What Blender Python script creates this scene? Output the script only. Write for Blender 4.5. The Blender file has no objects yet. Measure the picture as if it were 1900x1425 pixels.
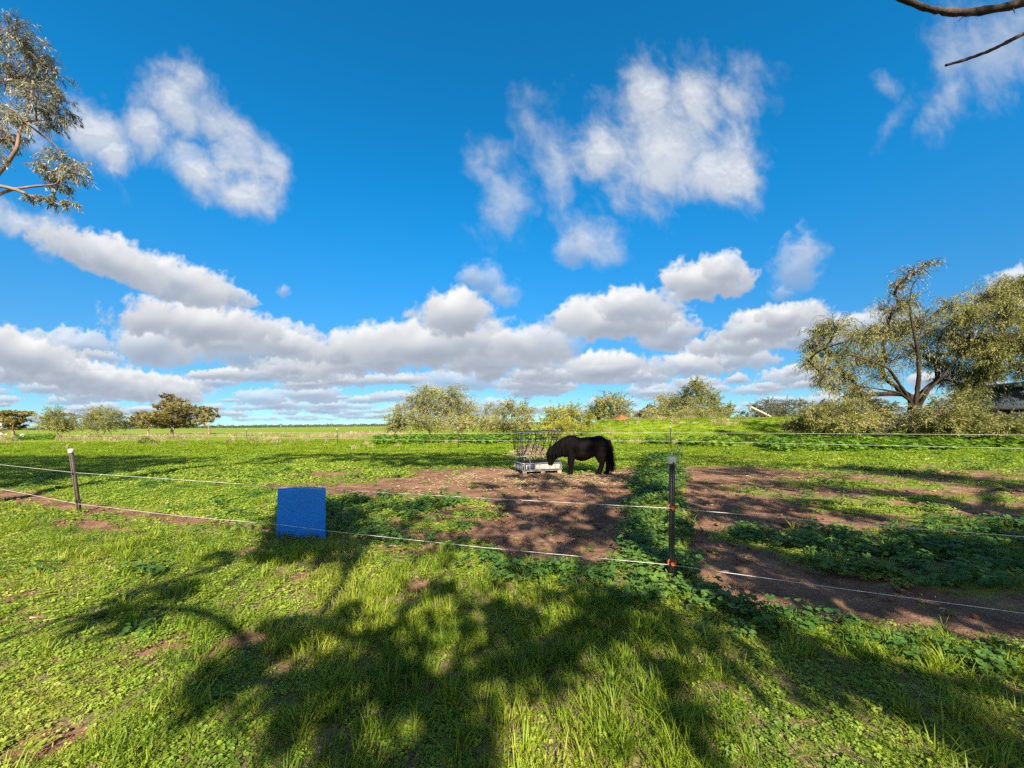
import bpy, bmesh, math
import numpy as np
from mathutils import Vector, Matrix
rng = np.random.default_rng(7)
SC = bpy.context.scene
COL = SC.collection
R = math.radians
# ------------------------------------------------------------------ camera
FPX, CX, HY, EYE, ROLL = 716.0, 950.0, 787.0, 1.6, R(0.6)
cam_d = bpy.data.cameras.new('camera'); cam = bpy.data.objects.new('camera', cam_d); COL.objects.link(cam)
cam_d.sensor_width = 36.0; cam_d.lens = FPX / 1900 * 36
cam_d.shift_y = (HY - 712.5) / 1900
cam_d.clip_start = 0.05; cam_d.clip_end = 9000
cam.matrix_world = Matrix.Translation((0, 0, EYE)) @ Matrix.Rotation(ROLL, 4, 'Y') @ Matrix.Rotation(R(90), 4, 'X')
SC.camera = cam
CR, SR = math.cos(ROLL), math.sin(ROLL)
# ------------------------------------------------------------------ sun and exposure
SUN_EL = R(35)
SDIR = Vector((-0.14, 1.0, 0)).normalized()            # way the shadows fall on the ground
TAN = math.tan(SUN_EL)
sun_d = bpy.data.lights.new('sun', 'SUN'); sun = bpy.data.objects.new('sun', sun_d); COL.objects.link(sun)
sun_d.energy = 5.0; sun_d.angle = R(0.53); sun_d.color = (1.0, 0.90, 0.74)
sun.rotation_euler = Vector((SDIR.x, SDIR.y, -TAN)).to_track_quat('-Z', 'Y').to_euler()
sun.location = (2, -20, 20)
SC.view_settings.view_transform = 'Standard'; SC.view_settings.look = 'None'
SC.view_settings.exposure = 1.45; SC.view_settings.gamma = 1.0
SC.render.engine = 'CYCLES'
SC.cycles.max_bounces = 6; SC.cycles.diffuse_bounces = 2; SC.cycles.glossy_bounces = 2
SC.cycles.transmission_bounces = 3; SC.cycles.transparent_max_bounces = 8
SC.cycles.use_adaptive_sampling = True; SC.cycles.adaptive_threshold = 0.02
SC.cycles.use_denoising = False
SC.cycles.caustics_reflective = False; SC.cycles.caustics_refractive = False
SC.cycles.sample_clamp_indirect = 4

# ------------------------------------------------------------------ node helper
class NT:
    def __init__(s, tree): s.t = tree; s.n = tree.nodes; s.l = tree.links
    def new(s, kind, **kw):
        n = s.n.new(kind)
        for k, v in kw.items(): setattr(n, k, v)
        return n
    def put(s, sock, v):
        if isinstance(v, bpy.types.NodeSocket): s.l.new(v, sock)
        else: sock.default_value = v
    def math(s, op, a, b=None, c=None, clamp=False):
        n = s.new('ShaderNodeMath', operation=op, use_clamp=clamp)
        for i, v in enumerate((a, b, c)):
            if v is not None: s.put(n.inputs[i], v)
        return n.outputs[0]
    def vm(s, op, a, b=None, sc=None):
        n = s.new('ShaderNodeVectorMath', operation=op)
        s.put(n.inputs[0], a)
        if b is not None: s.put(n.inputs[1], b)
        if sc is not None: s.put(n.inputs['Scale'], sc)
        return n.outputs['Value'] if op in ('LENGTH', 'DOT_PRODUCT', 'DISTANCE') else n.outputs[0]
    def noise(s, vec, scale, detail=4, rough=0.5, dist=0.0, col=False, lac=2.0):
        n = s.new('ShaderNodeTexNoise')
        if vec is not None: s.put(n.inputs['Vector'], vec)
        n.inputs['Scale'].default_value = scale; n.inputs['Detail'].default_value = detail
        n.inputs['Roughness'].default_value = rough; n.inputs['Distortion'].default_value = dist
        n.inputs['Lacunarity'].default_value = lac
        return n.outputs['Color'] if col else n.outputs[0]
    def mix(s, f, a, b, mode='MIX'):
        n = s.new('ShaderNodeMix', data_type='RGBA', blend_type=mode)
        s.put(n.inputs[0], f); s.put(n.inputs[6], a); s.put(n.inputs[7], b)
        return n.outputs[2]
    def ss(s, v, lo, hi, a=0.0, b=1.0):
        n = s.new('ShaderNodeMapRange', interpolation_type='SMOOTHSTEP')
        s.put(n.inputs[0], v); s.put(n.inputs[1], lo); s.put(n.inputs[2], hi); s.put(n.inputs[3], a); s.put(n.inputs[4], b)
        return n.outputs[0]
    def ramp(s, f, stops, interp='LINEAR'):
        n = s.new('ShaderNodeValToRGB'); s.put(n.inputs[0], f)
        e = n.color_ramp.elements; n.color_ramp.interpolation = interp
        while len(e) < len(stops): e.new(0.5)
        for el, (p, c) in zip(e, stops): el.position = p; el.color = (*c[:3], 1)
        return n.outputs[0]

# ------------------------------------------------------------------ photograph pixel -> place in the world
def ray(px, py):
    u, v = (px - CX) / FPX, (HY - py) / FPX
    return np.array([u * CR + v * SR, 1.0, v * CR - u * SR])
def G(px, py, z=0.0):
    d = ray(px, py); t = (z - EYE) / d[2]
    return np.array([d[0] * t, t, z])
def A(px, py, Y):
    d = ray(px, py); return np.array([d[0] * Y, Y, EYE + d[2] * Y])
def proj(x, y, z):
    y = np.maximum(y, 0.05); a = x / y; b = (z - EYE) / y
    u = a * CR - b * SR; v = a * SR + b * CR
    return CX + FPX * u, HY - FPX * v

# ------------------------------------------------------------------ world: daylight sky with clouds
world = bpy.data.worlds.new('World'); SC.world = world; world.use_nodes = True
w = NT(world.node_tree)
for n in list(w.n): w.n.remove(n)

CLOUDS = [  # direction (as seen from the paddock), half width, half height, tilt, strength
 (1235,275,140,135,0,1.0),(1190,185,85,90,0,.85),(1285,190,75,105,0,.85),(1330,320,75,95,0,.95),(1375,165,60,70,-20,.48),(1120,290,80,60,0,.7),
 (905,290,60,45,20,.50),(940,375,60,75,-15,.62),(1025,280,40,110,12,.50),(1085,435,85,50,-25,.72),(990,210,45,80,0,.36),(870,300,40,40,0,.4),(1060,470,40,40,0,.5),
 (320,185,95,62,-25,.85),(265,240,60,75,-20,.72),(425,250,140,50,-52,.74),(450,365,85,52,-25,.95),(370,320,110,45,-40,.62),(490,300,80,30,-60,.62),
 (180,250,105,62,-42,.90),(215,300,50,40,-20,.75),(60,225,80,50,0,.7),
 (50,425,120,42,-22,.85),(190,478,150,50,-22,.95),(320,522,130,48,-18,.95),(400,540,70,36,-15,.85),(448,552,38,20,-30,.75),(-40,400,90,50,-10,.85),
 (370,605,170,52,-8,1.0),(530,640,100,34,-12,.92),(285,640,90,60,0,.9),
 (40,655,130,48,-14,1.05),(150,700,170,40,-10,1.0),(250,720,150,34,-6,.95),(185,662,60,13,-8,.7),
 (845,585,76,54,0,1.1),(800,640,170,56,4,1.1),(690,660,150,52,14,1.1),(905,662,130,52,0,1.0),(975,640,80,50,0,.8),(640,650,50,40,0,.9),(560,680,90,26,0,.8),
 (900,520,55,38,-35,.46),(940,552,36,34,0,.45),(525,541,18,15,0,.5),(870,515,30,20,0,.35),
 (1130,598,130,54,4,1.05),(1235,618,62,46,0,.95),(1180,572,80,42,0,.9),(1030,640,60,50,0,.6),
 (1308,524,92,46,4,1.1),(1345,505,50,40,0,.8),(1265,545,40,20,0,.5),
 (1478,500,55,85,-12,.52),(1505,465,30,34,0,.45),(1450,545,24,18,0,.42),
 (1425,606,125,42,10,1.1),(1372,640,105,30,4,.95),(1450,590,50,30,0,.9),
 (1125,684,110,36,2,1.0),(1275,680,80,28,2,.9),(1190,700,80,22,0,.7),
 (1475,688,24,13,12,1.0),(1368,704,26,12,4,.9),(1500,713,40,9,4,.8),(1420,716,30,7,0,.7),(1330,722,34,8,0,.7),
 (1835,90,100,130,-30,.56),(1885,40,80,80,0,.60),(1775,180,40,80,-35,.42),(1640,165,24,30,-30,.34),(1655,225,20,45,-35,.30),
 (1610,605,110,36,8,.8),(1885,545,60,50,0,.8),(1560,745,90,16,0,.8),
]

_perm = np.random.default_rng(11).integers(0, 256, 256)
_grad = np.random.default_rng(12).uniform(0, 2 * math.pi, 256)
_gx, _gy = np.cos(_grad), np.sin(_grad)
def perlin(x, y, seed=0):
    xi = np.floor(x).astype(np.int64); yi = np.floor(y).astype(np.int64)
    fx, fy = x - xi, y - yi
    ux = fx * fx * fx * (fx * (fx * 6 - 15) + 10); uy = fy * fy * fy * (fy * (fy * 6 - 15) + 10)
    def g(ix, iy):
        h = _perm[(_perm[(ix + seed * 37) & 255] + iy + seed * 91) & 255]
        return _gx[h] * (x - ix) + _gy[h] * (y - iy)
    a, b = g(xi, yi), g(xi + 1, yi); c, d = g(xi, yi + 1), g(xi + 1, yi + 1)
    return (a + (b - a) * ux) * (1 - uy) + (c + (d - c) * ux) * uy
def fbm(x, y, octs=5, rough=0.5, seed=0, ridge=False):
    """about -1 .. 1"""
    t = np.zeros_like(x, dtype=float); amp, tot = 1.0, 0.0
    for o in range(octs):
        v = perlin(x, y, seed + o)
        if ridge: v = 0.7 - 2 * np.abs(v)
        t += amp * v; tot += amp; amp *= rough; x = x * 2.03 + 3.7; y = y * 2.03 + 8.1
    return t * 1.5 / tot
def sstep(v, lo, hi):
    t = np.clip((v - lo) / (hi - lo), 0, 1); return t * t * (3 - 2 * t)

sky = w.new('ShaderNodeTexSky', sky_type='NISHITA'); sky.sun_disc = False
sky.sun_elevation = SUN_EL; sky.sun_rotation = math.atan2(-SDIR.x, -SDIR.y)
sky.altitude = 1500; sky.air_density = 0.9; sky.dust_density = 0.0; sky.ozone_density = 3.0
gen = w.new('ShaderNodeTexCoord').outputs['Generated']; spn = w.new('ShaderNodeSeparateXYZ'); w.l.new(gen, spn.inputs[0]); sp_z = spn.outputs[2]
tint = w.mix(1.0, sky.outputs[0], (0.09, 1.32, 1.70, 1), 'MULTIPLY')
tint = w.mix(w.ss(sp_z, 0.0, 0.55), w.mix(1.0, tint, (4.6, 0.50, 0.44, 1), 'MULTIPLY'), tint)
# the half of the sky behind the viewer: paler blue round the sun, with unseen broken cloud added and boosted to fill the shade
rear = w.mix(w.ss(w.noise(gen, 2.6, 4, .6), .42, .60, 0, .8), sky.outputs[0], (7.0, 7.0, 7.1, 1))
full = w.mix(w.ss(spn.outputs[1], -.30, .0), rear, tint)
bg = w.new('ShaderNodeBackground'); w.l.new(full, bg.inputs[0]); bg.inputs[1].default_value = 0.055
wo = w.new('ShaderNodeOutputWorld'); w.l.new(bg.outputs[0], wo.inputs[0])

# ------------------------------------------------------------------ mesh helpers
def build(name, v, quads=None, tris=None, mat=None, parent=None, attrs=None, smooth=False, link=True):
    v = np.asarray(v, dtype=np.float32).reshape(-1, 3)
    me = bpy.data.meshes.new(name)
    me.vertices.add(len(v)); me.vertices.foreach_set('co', v.ravel())
    lp, ls = [], []
    n = 0
    if quads is not None and len(quads):
        q = np.asarray(quads, dtype=np.int32).reshape(-1, 4); lp.append(q.ravel()); ls.append(np.arange(len(q)) * 4); n = q.size
    if tris is not None and len(tris):
        t = np.asarray(tris, dtype=np.int32).reshape(-1, 3); lp.append(t.ravel()); ls.append(n + np.arange(len(t)) * 3)
    if lp:
        lp = np.concatenate(lp); ls = np.concatenate(ls).astype(np.int32)
        me.loops.add(len(lp)); me.loops.foreach_set('vertex_index', lp)
        me.polygons.add(len(ls)); me.polygons.foreach_set('loop_start', ls)
        me.update(calc_edges=True)
        if smooth: me.polygons.foreach_set('use_smooth', np.ones(len(ls), dtype=bool))
    for k, a in (attrs or {}).items():
        a = np.asarray(a)
        if a.dtype.kind in 'iu':
            at = me.attributes.new(k, 'INT', 'POINT'); at.data.foreach_set('value', a.astype(np.int32).ravel())
        elif a.ndim == 2:
            at = me.attributes.new(k, 'FLOAT_VECTOR', 'POINT'); at.data.foreach_set('vector', a.astype(np.float32).ravel())
        else:
            at = me.attributes.new(k, 'FLOAT', 'POINT'); at.data.foreach_set('value', a.astype(np.float32).ravel())
    if mat: me.materials.append(mat)
    o = bpy.data.objects.new(name, me)
    if link: COL.objects.link(o)
    if parent: o.parent = parent
    return o
def tag(o, label=None, cat=None, group=None, kind=None):
    if label: o['label'] = label
    if cat: o['category'] = cat
    if group: o['group'] = group
    if kind: o['kind'] = kind
    return o
def empty(name, loc, label, cat, group=None, rz=0.0):
    o = bpy.data.objects.new(name, None); COL.objects.link(o); o.empty_display_size = 0.2
    o.location = loc; o.rotation_euler = (0, 0, rz)
    return tag(o, label, cat, group)
def grid_faces(nx, ny):
    i = np.arange(ny - 1)[:, None] * nx + np.arange(nx - 1)[None, :]
    return np.stack([i, i + 1, i + nx + 1, i + nx], -1).reshape(-1, 4)

# ------------------------------------------------------------------ clouds: a deck far beyond everything, only where there is cloud
def make_clouds():
    st = 0.0026
    us = np.arange(-1.9, 1.9, st); vs = np.concatenate([np.arange(-0.004, 0.15, 0.0014), np.arange(0.15, 1.4, st)])
    U, V = np.meshgrid(us, vs)
    al = np.zeros(U.shape); cl = np.zeros(U.shape); cf = np.zeros(U.shape)
    def over(sl, a, lit, far):
        al[sl] = al[sl] + a - al[sl] * a
        cl[sl] = cl[sl] * (1 - a) + np.clip(lit, 0, 1) * a; cf[sl] = cf[sl] * (1 - a) + far * a
    def puff(cu, cv, rx, ry, rot, amp, seed, far, soft=.24, flat=1.5):
        m = max(rx, ry) * 1.7
        i0, i1 = np.searchsorted(us, (cu - m, cu + m)); j0, j1 = np.searchsorted(vs, (cv - m, cv + m))
        if i1 - i0 < 3 or j1 - j0 < 3: return
        sl = (slice(j0, j1), slice(i0, i1)); u, v = U[sl] - cu, V[sl] - cv
        c, s = math.cos(rot), math.sin(rot); du, dv = u * c + v * s, -u * s + v * c
        k = 1 / min(rx, ry); X, Y = du * k + seed * 7.3, dv * k + seed * 3.1
        wx = fbm(X * .55, Y * .55, 4, .55, 21) * .55; wy = fbm(X * .55 + 9, Y * .55 - 5, 4, .55, 31) * .40
        x, y = du / rx + wx * min(1, ry / rx * 1.6), dv / ry + wy
        yy = np.where(y < -.28, -.28 + (y + .28) * flat, y)
        E = 1 - np.sqrt(x * x + yy * yy)
        bil = fbm(X * 1.25, Y * 1.35, 7, .55, 41, True); wis = fbm(X * 1.1, Y * .8, 6, .62, 43)
        D = E + bil * .36 + wis * .42
        a = amp * sstep(D, .10, .10 + soft)
        Ds = E + bil * .30
        nb = max(2, int(.16 / k / st)); vb = max(2, int(.16 / k / max(np.diff(V[sl][:, 0]).mean(), 1e-5)))
        for ax_, b_ in ((0, vb), (1, nb)):
            for _ in range(2):
                cs = np.cumsum(np.concatenate([np.repeat(Ds.take([0], ax_), b_ + 1, ax_), Ds, np.repeat(Ds.take([-1], ax_), b_, ax_)], ax_), ax_)
                n_ = Ds.shape[ax_]; Ds = (cs.take(range(2 * b_ + 1, 2 * b_ + 1 + n_), ax_) - cs.take(range(0, n_), ax_)) / (2 * b_ + 1)
        gy = np.gradient(Ds, axis=0) / np.maximum(np.gradient(V[sl], axis=0), 1e-5) / k
        gx = np.gradient(Ds, axis=1) / st / k
        rel = np.clip(-gy * .20 + gx * .06, -.22, .30)
        h_ = dv / ry
        lit = .60 + .20 * np.clip(h_, -1.2, 1.1) + rel - .18 * sstep(D, .25, .9) * sstep(.45 - h_, 0, .8) + .05 * wis + .05 * bil
        over(sl, a, lit, far)
    r = np.random.default_rng(5)
    # a field of cumulus on one level, thinning out with distance to the horizon
    pop = []
    for _ in range(900):
        d = 4.3 * (r.uniform() * ((34 / 4.3) ** 1.25 - 1) + 1) ** (1 / 1.25); x = r.uniform(-1.75, 1.75) * d
        if r.uniform() > (.62 if x / d < -.05 else (.42 if x / d < .45 else .26)): continue
        pop.append((d, x, r.uniform(.30, 1.05), r.uniform(.17, .36), r.uniform(.75, 1)))
    pop.sort(key=lambda t: -t[0])
    for n, (d, x, w_, hh, a) in enumerate(pop):
        rx = w_ / d; ry = max(hh * w_ / d, .0045)
        puff(x / d, .92 / d + ry * .5 - .012, rx, ry, 0, a * (.55 + .4 * sstep(30 - d, 0, 22)), n % 97, sstep(d, 4, 16), .30)
    low = [c for c in CLOUDS if c[1] >= 470]; low.sort(key=lambda c: -c[1])
    for n, (px, py, rx, ry, rot, a) in enumerate(low):
        d = ray(px, py); puff(d[0], d[2], rx / FPX * .97, ry / FPX * 1.0, R(rot) - ROLL, min(1, a), n + 3, .25 * sstep(.25 - d[2], 0, .2), .40 if a > .6 else .8)
    # the high ragged clouds overhead
    j0 = int(np.searchsorted(vs, .36)); sl = (slice(j0, None), slice(None)); u, v = U[sl], V[sl]
    def base(U, V):
        wx = fbm(U * 5, V * 5, 5, .58, 21); wy = fbm(U * 5 + 9, V * 5 - 5, 5, .58, 31)
        p, q = U + .075 * wx, V + .065 * wy
        E = np.full(U.shape, -1.0); O = np.zeros(U.shape)
        for (px, py, rx, ry, rot, a) in CLOUDS:
            if py >= 470: continue
            d = ray(px, py); c, s = math.cos(R(rot) - ROLL), math.sin(R(rot) - ROLL)
            du, dv = p - d[0], q - d[2]
            x = (du * c + dv * s) / (rx / FPX * 1.18); y = (-du * s + dv * c) / (ry / FPX * 1.18)
            r_ = np.sqrt(x * x + y * y)
            E = np.maximum(E, (1 - r_) * (.5 + .5 * a)); O = np.maximum(O, np.clip(a, 0, 1) * sstep(1.6 - r_, 0, .7))
        return E, O
    E, O = base(u, v)
    wx = fbm(u * 9, v * 9, 3, .55, 22) * .03; X, Y = u + wx, v + fbm(u * 9 + 9, v * 9 - 5, 3, .55, 32) * .03
    wis = fbm(X * 8 + Y * 2.5, Y * 5, 8, .62, 43); bil = fbm(X * 7, Y * 7, 7, .56, 45, True)
    D = E + (wis * .80 + bil * .13) * (.62 + .38 * sstep(E, .8, .2))
    a = sstep(D, .02, .85) * np.clip(O * 1.05, 0, 1) * .84
    gy = np.gradient(E + fbm(X * 7, Y * 7, 3, .5, 45, True) * .2, axis=0) / st * .05
    lit = .46 + .36 * sstep(D, .1, .95) + np.clip(-gy * .22, -.07, .09) + .05 * wis - .10 * sstep(v, .8, 1.1)
    over(sl, a, lit, 0.0)
    lit = np.where(al > 1e-4, cl / np.maximum(al, 1e-4), 0); far = np.where(al > 1e-4, cf / np.maximum(al, 1e-4), 0)
    al *= sstep(V, -.004, .010)
    pos = np.stack([U, np.ones_like(U), V], -1); pos *= (7000 / np.linalg.norm(pos, axis=-1))[..., None]
    pos[..., 2] += EYE
    f = grid_faces(len(us), len(vs)); keep = al.ravel()[f].max(1) > .004
    f = f[keep]; used = np.zeros(U.size, bool); used[f.ravel()] = True
    remap = np.cumsum(used) - 1
    m = bpy.data.materials.new('cloud'); m.use_nodes = True; q = NT(m.node_tree)
    for n in list(q.n): q.n.remove(n)
    def at(k):
        n = q.new('ShaderNodeAttribute'); n.attribute_name = k; return n.outputs['Fac']
    near_c = q.ramp(at('lit'), [(0.0, (.30, .345, .43)), (.45, (.47, .51, .58)), (.8, (.68, .70, .73)), (1.0, (.90, .90, .90))])
    far_c = q.ramp(at('lit'), [(0.0, (.27, .37, .52)), (.5, (.44, .54, .68)), (1.0, (.83, .85, .88))])
    e = q.new('ShaderNodeEmission'); q.l.new(q.mix(at('far'), near_c, far_c), e.inputs[0]); e.inputs[1].default_value = CLOUD_GAIN
    t = q.new('ShaderNodeBsdfTransparent'); mx = q.new('ShaderNodeMixShader')
    q.l.new(at('alpha'), mx.inputs[0]); q.l.new(t.outputs[0], mx.inputs[1]); q.l.new(e.outputs[0], mx.inputs[2])
    o = q.new('ShaderNodeOutputMaterial'); q.l.new(mx.outputs[0], o.inputs[0])
    m.cycles.emission_sampling = 'NONE'
    ob = build('clouds', pos.reshape(-1, 3)[used], remap[f], mat=m,
               attrs={'alpha': al.ravel()[used], 'lit': np.clip(lit, 0, 1).ravel()[used], 'far': far.ravel()[used]})
    tag(ob, kind='stuff')
CLOUD_GAIN = 0.40
make_clouds()
# ------------------------------------------------------------------ materials
def newmat(name):
    m = bpy.data.materials.new(name); m.use_nodes = True
    q = NT(m.node_tree); q.n.clear() if hasattr(q.n, 'clear') else None
    out = q.new('ShaderNodeOutputMaterial'); b = q.new('ShaderNodeBsdfPrincipled')
    q.l.new(b.outputs[0], out.inputs[0])
    return m, q, b, out
def plain(name, c, c2=None, rough=0.6, scale=6.0, metal=0.0, spec=0.4, bump=0.0, bscale=40.0, det=5):
    m, q, b, out = newmat(name)
    tcn = q.new('ShaderNodeTexCoord').outputs['Object']
    if c2 is None: c2 = tuple(x * .75 for x in c)
    n = q.noise(tcn, scale, det, .6)
    q.l.new(q.ramp(n, [(.36, c), (.66, c2)]), b.inputs['Base Color'])
    b.inputs['Roughness'].default_value = rough; b.inputs['Metallic'].default_value = metal
    b.inputs['Specular IOR Level'].default_value = spec
    if bump:
        bp = q.new('ShaderNodeBump'); bp.inputs['Strength'].default_value = bump; bp.inputs['Distance'].default_value = 0.01
        q.l.new(q.noise(tcn, bscale, 5, .6), bp.inputs['Height']); q.l.new(bp.outputs[0], b.inputs['Normal'])
    return m
def leafmat(name, cols, tr=0.35, rough=0.55, big=0.6, spec=0.3, var=0.35, trtint=(1.15, 1.2, .7)):
    """leaf colours differ leaf by leaf and, slowly, from place to place"""
    m, q, b, out = newmat(name)
    geo = q.new('ShaderNodeNewGeometry')
    oi = q.new('ShaderNodeObjectInfo')
    n = q.noise(geo.outputs['Position'], big, 3, .55)
    r = q.math('ADD', q.math('MULTIPLY', geo.outputs['Random Per Island'], var), q.math('MULTIPLY', oi.outputs['Random'], .22))
    f = q.math('ADD', r, q.ss(n, .25, .75, -.18, .95 - var), clamp=True)
    k = len(cols)
    col = q.ramp(f, [(i / (k - 1), c) for i, c in enumerate(cols)])
    q.l.new(col, b.inputs['Base Color']); b.inputs['Roughness'].default_value = rough
    b.inputs['Specular IOR Level'].default_value = spec
    t = q.new('ShaderNodeBsdfTranslucent'); q.l.new(q.mix(1.0, col, (*trtint, 1), 'MULTIPLY'), t.inputs[0])
    mx = q.new('ShaderNodeMixShader'); mx.inputs[0].default_value = tr
    q.l.new(b.outputs[0], mx.inputs[1]); q.l.new(t.outputs[0], mx.inputs[2]); q.l.new(mx.outputs[0], out.inputs[0])
    return m

# ------------------------------------------------------------------ ground layout
def poly_in(px, py, poly):
    inside = np.zeros(px.shape, bool); n = len(poly); j = n - 1
    for i in range(n):
        xi, yi = poly[i]; xj, yj = poly[j]
        c = ((yi > py) != (yj > py)) & (px < (xj - xi) * (py - yi) / ((yj - yi) if yj != yi else 1e-9) + xi)
        inside ^= c; j = i
    return inside
def hgt(x, y):
    x = np.asarray(x, float); y = np.asarray(y, float)
    near = sstep(40 - np.hypot(x, y), 0, 15)
    h = (perlin(x * .35, y * .35, 3) * .05 + perlin(x * 1.3, y * 1.3, 4) * .022) * near
    a = x / np.maximum(y, 1.0)
    bank = sstep(y, 31 + 1.5 * perlin(x * .12, y * .12, 9), 46) * sstep(a, .13, .24) * (1 - .9 * sstep(y, 60, 110))
    h = h + bank * (2.0 + .16 * perlin(x * .16, y * .16, 6)) * (1 + .06 * sstep(a, .2, .6))
    h = h + sstep(np.hypot(x, y), 90, 400) * .4 * perlin(x * .01, y * .01, 8)
    return h
DIRT = [
 [(585,905),(700,893),(780,882),(850,868),(950,868),(1060,880),(1180,866),(1205,876),(1188,900),(1175,960),(1162,1000),(1150,1048),(1080,1054),(980,1046),(900,1018),(845,1002),(880,975),(930,945),(905,927),(800,918),(700,923),(600,920)],
 [(1258,865),(1400,866),(1545,876),(1500,890),(1390,894),(1330,902),(1400,927),(1500,947),(1640,964),(1720,980),(1500,988),(1400,974),(1325,987),(1325,1012),(1400,1022),(1470,1040),(1560,1065),(1660,1082),(1800,1108),(1960,1135),(2100,1160),(2100,1240),(1900,1200),(1700,1178),(1560,1153),(1430,1128),(1300,1084),(1280,1020),(1275,960),(1265,910)],
 [(-200,890),(60,913),(140,930),(260,945),(380,957),(500,972),(512,990),(400,978),(280,966),(130,949),(0,930),(-200,915)],
 [(60,968),(180,962),(280,985),(200,992),(90,980)],[(1250,842),(1430,846),(1500,852),(1420,856),(1270,852)],
 [(240,1190),(330,1170),(360,1200),(250,1240),(190,1250)],[(0,1390),(120,1340),(200,1330),(140,1375),(40,1425),(0,1425)],[(310,1155),(360,1150),(365,1185),(320,1190)],
 [(560,960),(640,1000),(760,1012),(840,1016),(800,1030),(700,1020),(600,1012)],
]
S_MALLOW = [(1190,848),(1262,843),(1268,900),(1278,1000),(1295,1075),(1235,1105),(1120,1090),(1150,1045),(1165,960),(1182,895)]
EDGE = [(860,1040),(950,1052),(1080,1062),(1180,1070),(1290,1085),(1430,1130),(1560,1158),(1700,1182),(2000,1215),(2000,1290),(1700,1240),(1480,1180),(1300,1130),(1150,1110),(950,1095),(850,1075)]
MIDM = [(600,915),(700,915),(780,905),(900,925),(945,945),(890,980),(850,1010),(700,1008),(600,1000)]
RMAL = [(1340,985),(1480,980),(1700,975),(1960,985),(1960,1120),(1800,1095),(1640,1070),(1480,1035),(1390,1015)]
GRASSZ = [(430,1040),(560,1020),(760,1050),(900,1085),(1150,1120),(1330,1250),(1330,1460),(430,1460),(500,1330),(480,1200),(600,1140),(560,1080)]
def fenceline(px): return np.interp(px, [-400, 0, 143, 560, 1243, 1900, 2400], [905, 934, 952, 997, 1085, 1195, 1290])
SOFT = 0.0
def layout(x, y):
    """how the ground is covered at (x, y): bare soil, dry grass, grass / weeds / mallow density"""
    px, py = proj(x, y, np.zeros_like(x))
    d = np.maximum(py - HY, 4)
    n1 = fbm(x * 1.1, y * 1.1, 5, .6, 101); n2 = fbm(x * 1.1 + 40, y * 1.1, 5, .6, 102)
    jx, jy = px + n1 * 22 * d / 150, py + n2 * 16 * d / 200
    bare = np.zeros(x.shape)
    rj = np.random.default_rng(len(x)); soft = []
    for _ in range(4): soft.append((jx + rj.normal(size=x.shape) * 9 * d / 150 * SOFT, jy + rj.normal(size=x.shape) * 6 * d / 200 * SOFT))
    zs = lambda P: sum(poly_in(a_, b_, P) * 1.0 for a_, b_ in soft) / 4
    for p in DIRT: bare = np.maximum(bare, poly_in(jx, jy, p) * 1.0 if not SOFT else zs(p))
    front = py > fenceline(px)
    nz = fbm(x * 1.6, y * 1.6, 5, .6, 111)
    spots = np.where(front, sstep(nz, .20, .36), sstep(nz, .30, .44) * sstep(22 - y, 0, 6)) * .9
    bare = np.maximum(bare, spots * (px < 900) + spots * .4 * (px >= 900))
    z = zs
    sm, ed, mm, rm, gz = z(S_MALLOW), z(EDGE), z(MIDM), z(RMAL), z(GRASSZ)
    rgt = (px > 1258) & ~front & (py > 872)
    nb = fbm(x * .55, y * 1.1, 5, .6, 241)
    bare = np.maximum(bare, rgt * sstep(nb, -.10, .10) * (1 - rm * .75) * .95)
    bare = np.maximum(bare, mm * sstep(nb, -.02, .16) * .95)
    bare = np.maximum(bare, poly_in(jx, jy, [(560,872),(760,868),(900,868),(900,900),(700,925),(600,918),(480,905)]) * sstep(nb, -.12, .08) * .9)
    bare *= (1 - np.clip(sm + ed, 0, 1))
    gn = sstep(fbm(x * .9, y * .9, 4, .55, 121), -.12, .12)
    grass = np.where(front, np.clip(gz * (.35 + .65 * gn) + (1 - gz) * gn * .38, 0, 1), .06) * (1 - bare)
    right = (px > 1262) & ~front
    weeds = np.where(front, (1 - gz) * .9 + gz * (1 - gn * .75) * .8, np.where(right, .75 * sstep(fbm(x * .8, y * .8, 4, .6, 131), -.25, .15), .95)) * (1 - bare * .98)
    mal = np.clip(sm + ed * .75 + mm * (.08 + .68 * gn) * (1 - bare) + rm * .72 * (1 - .8 * bare), 0, 1) + .05 * (1 - bare) * (~front) * (y < 14) + .014 * front * sstep(y, 1.6, 3.2)
    mal = np.maximum(mal, sstep(fbm(x * .7, y * .7, 4, .6, 141), .28, .42) * .5 * right * (1 - bare))
    weeds = weeds * (1 - np.clip(sm, 0, 1) * .8)
    dryn = fbm(x * .16, y * .28, 4, .6, 151)
    dry = sstep(y, 25, 33) * sstep(85 - y, 0, 40) * sstep(dryn, .18, .40) * .7
    dry = np.maximum(dry, ((y > 52) & (y < 85) & (x < -20)) * sstep(fbm(x * .06, y * .15, 3, .6, 155), .0, .28) * .75)
    dry = np.maximum(dry, sstep(y, 130, 220) * .40)
    return dict(bare=bare, grass=grass, weeds=weeds, mal=np.clip(mal, 0, 1), dry=dry, front=front, px=px, py=py, right=right)

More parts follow.
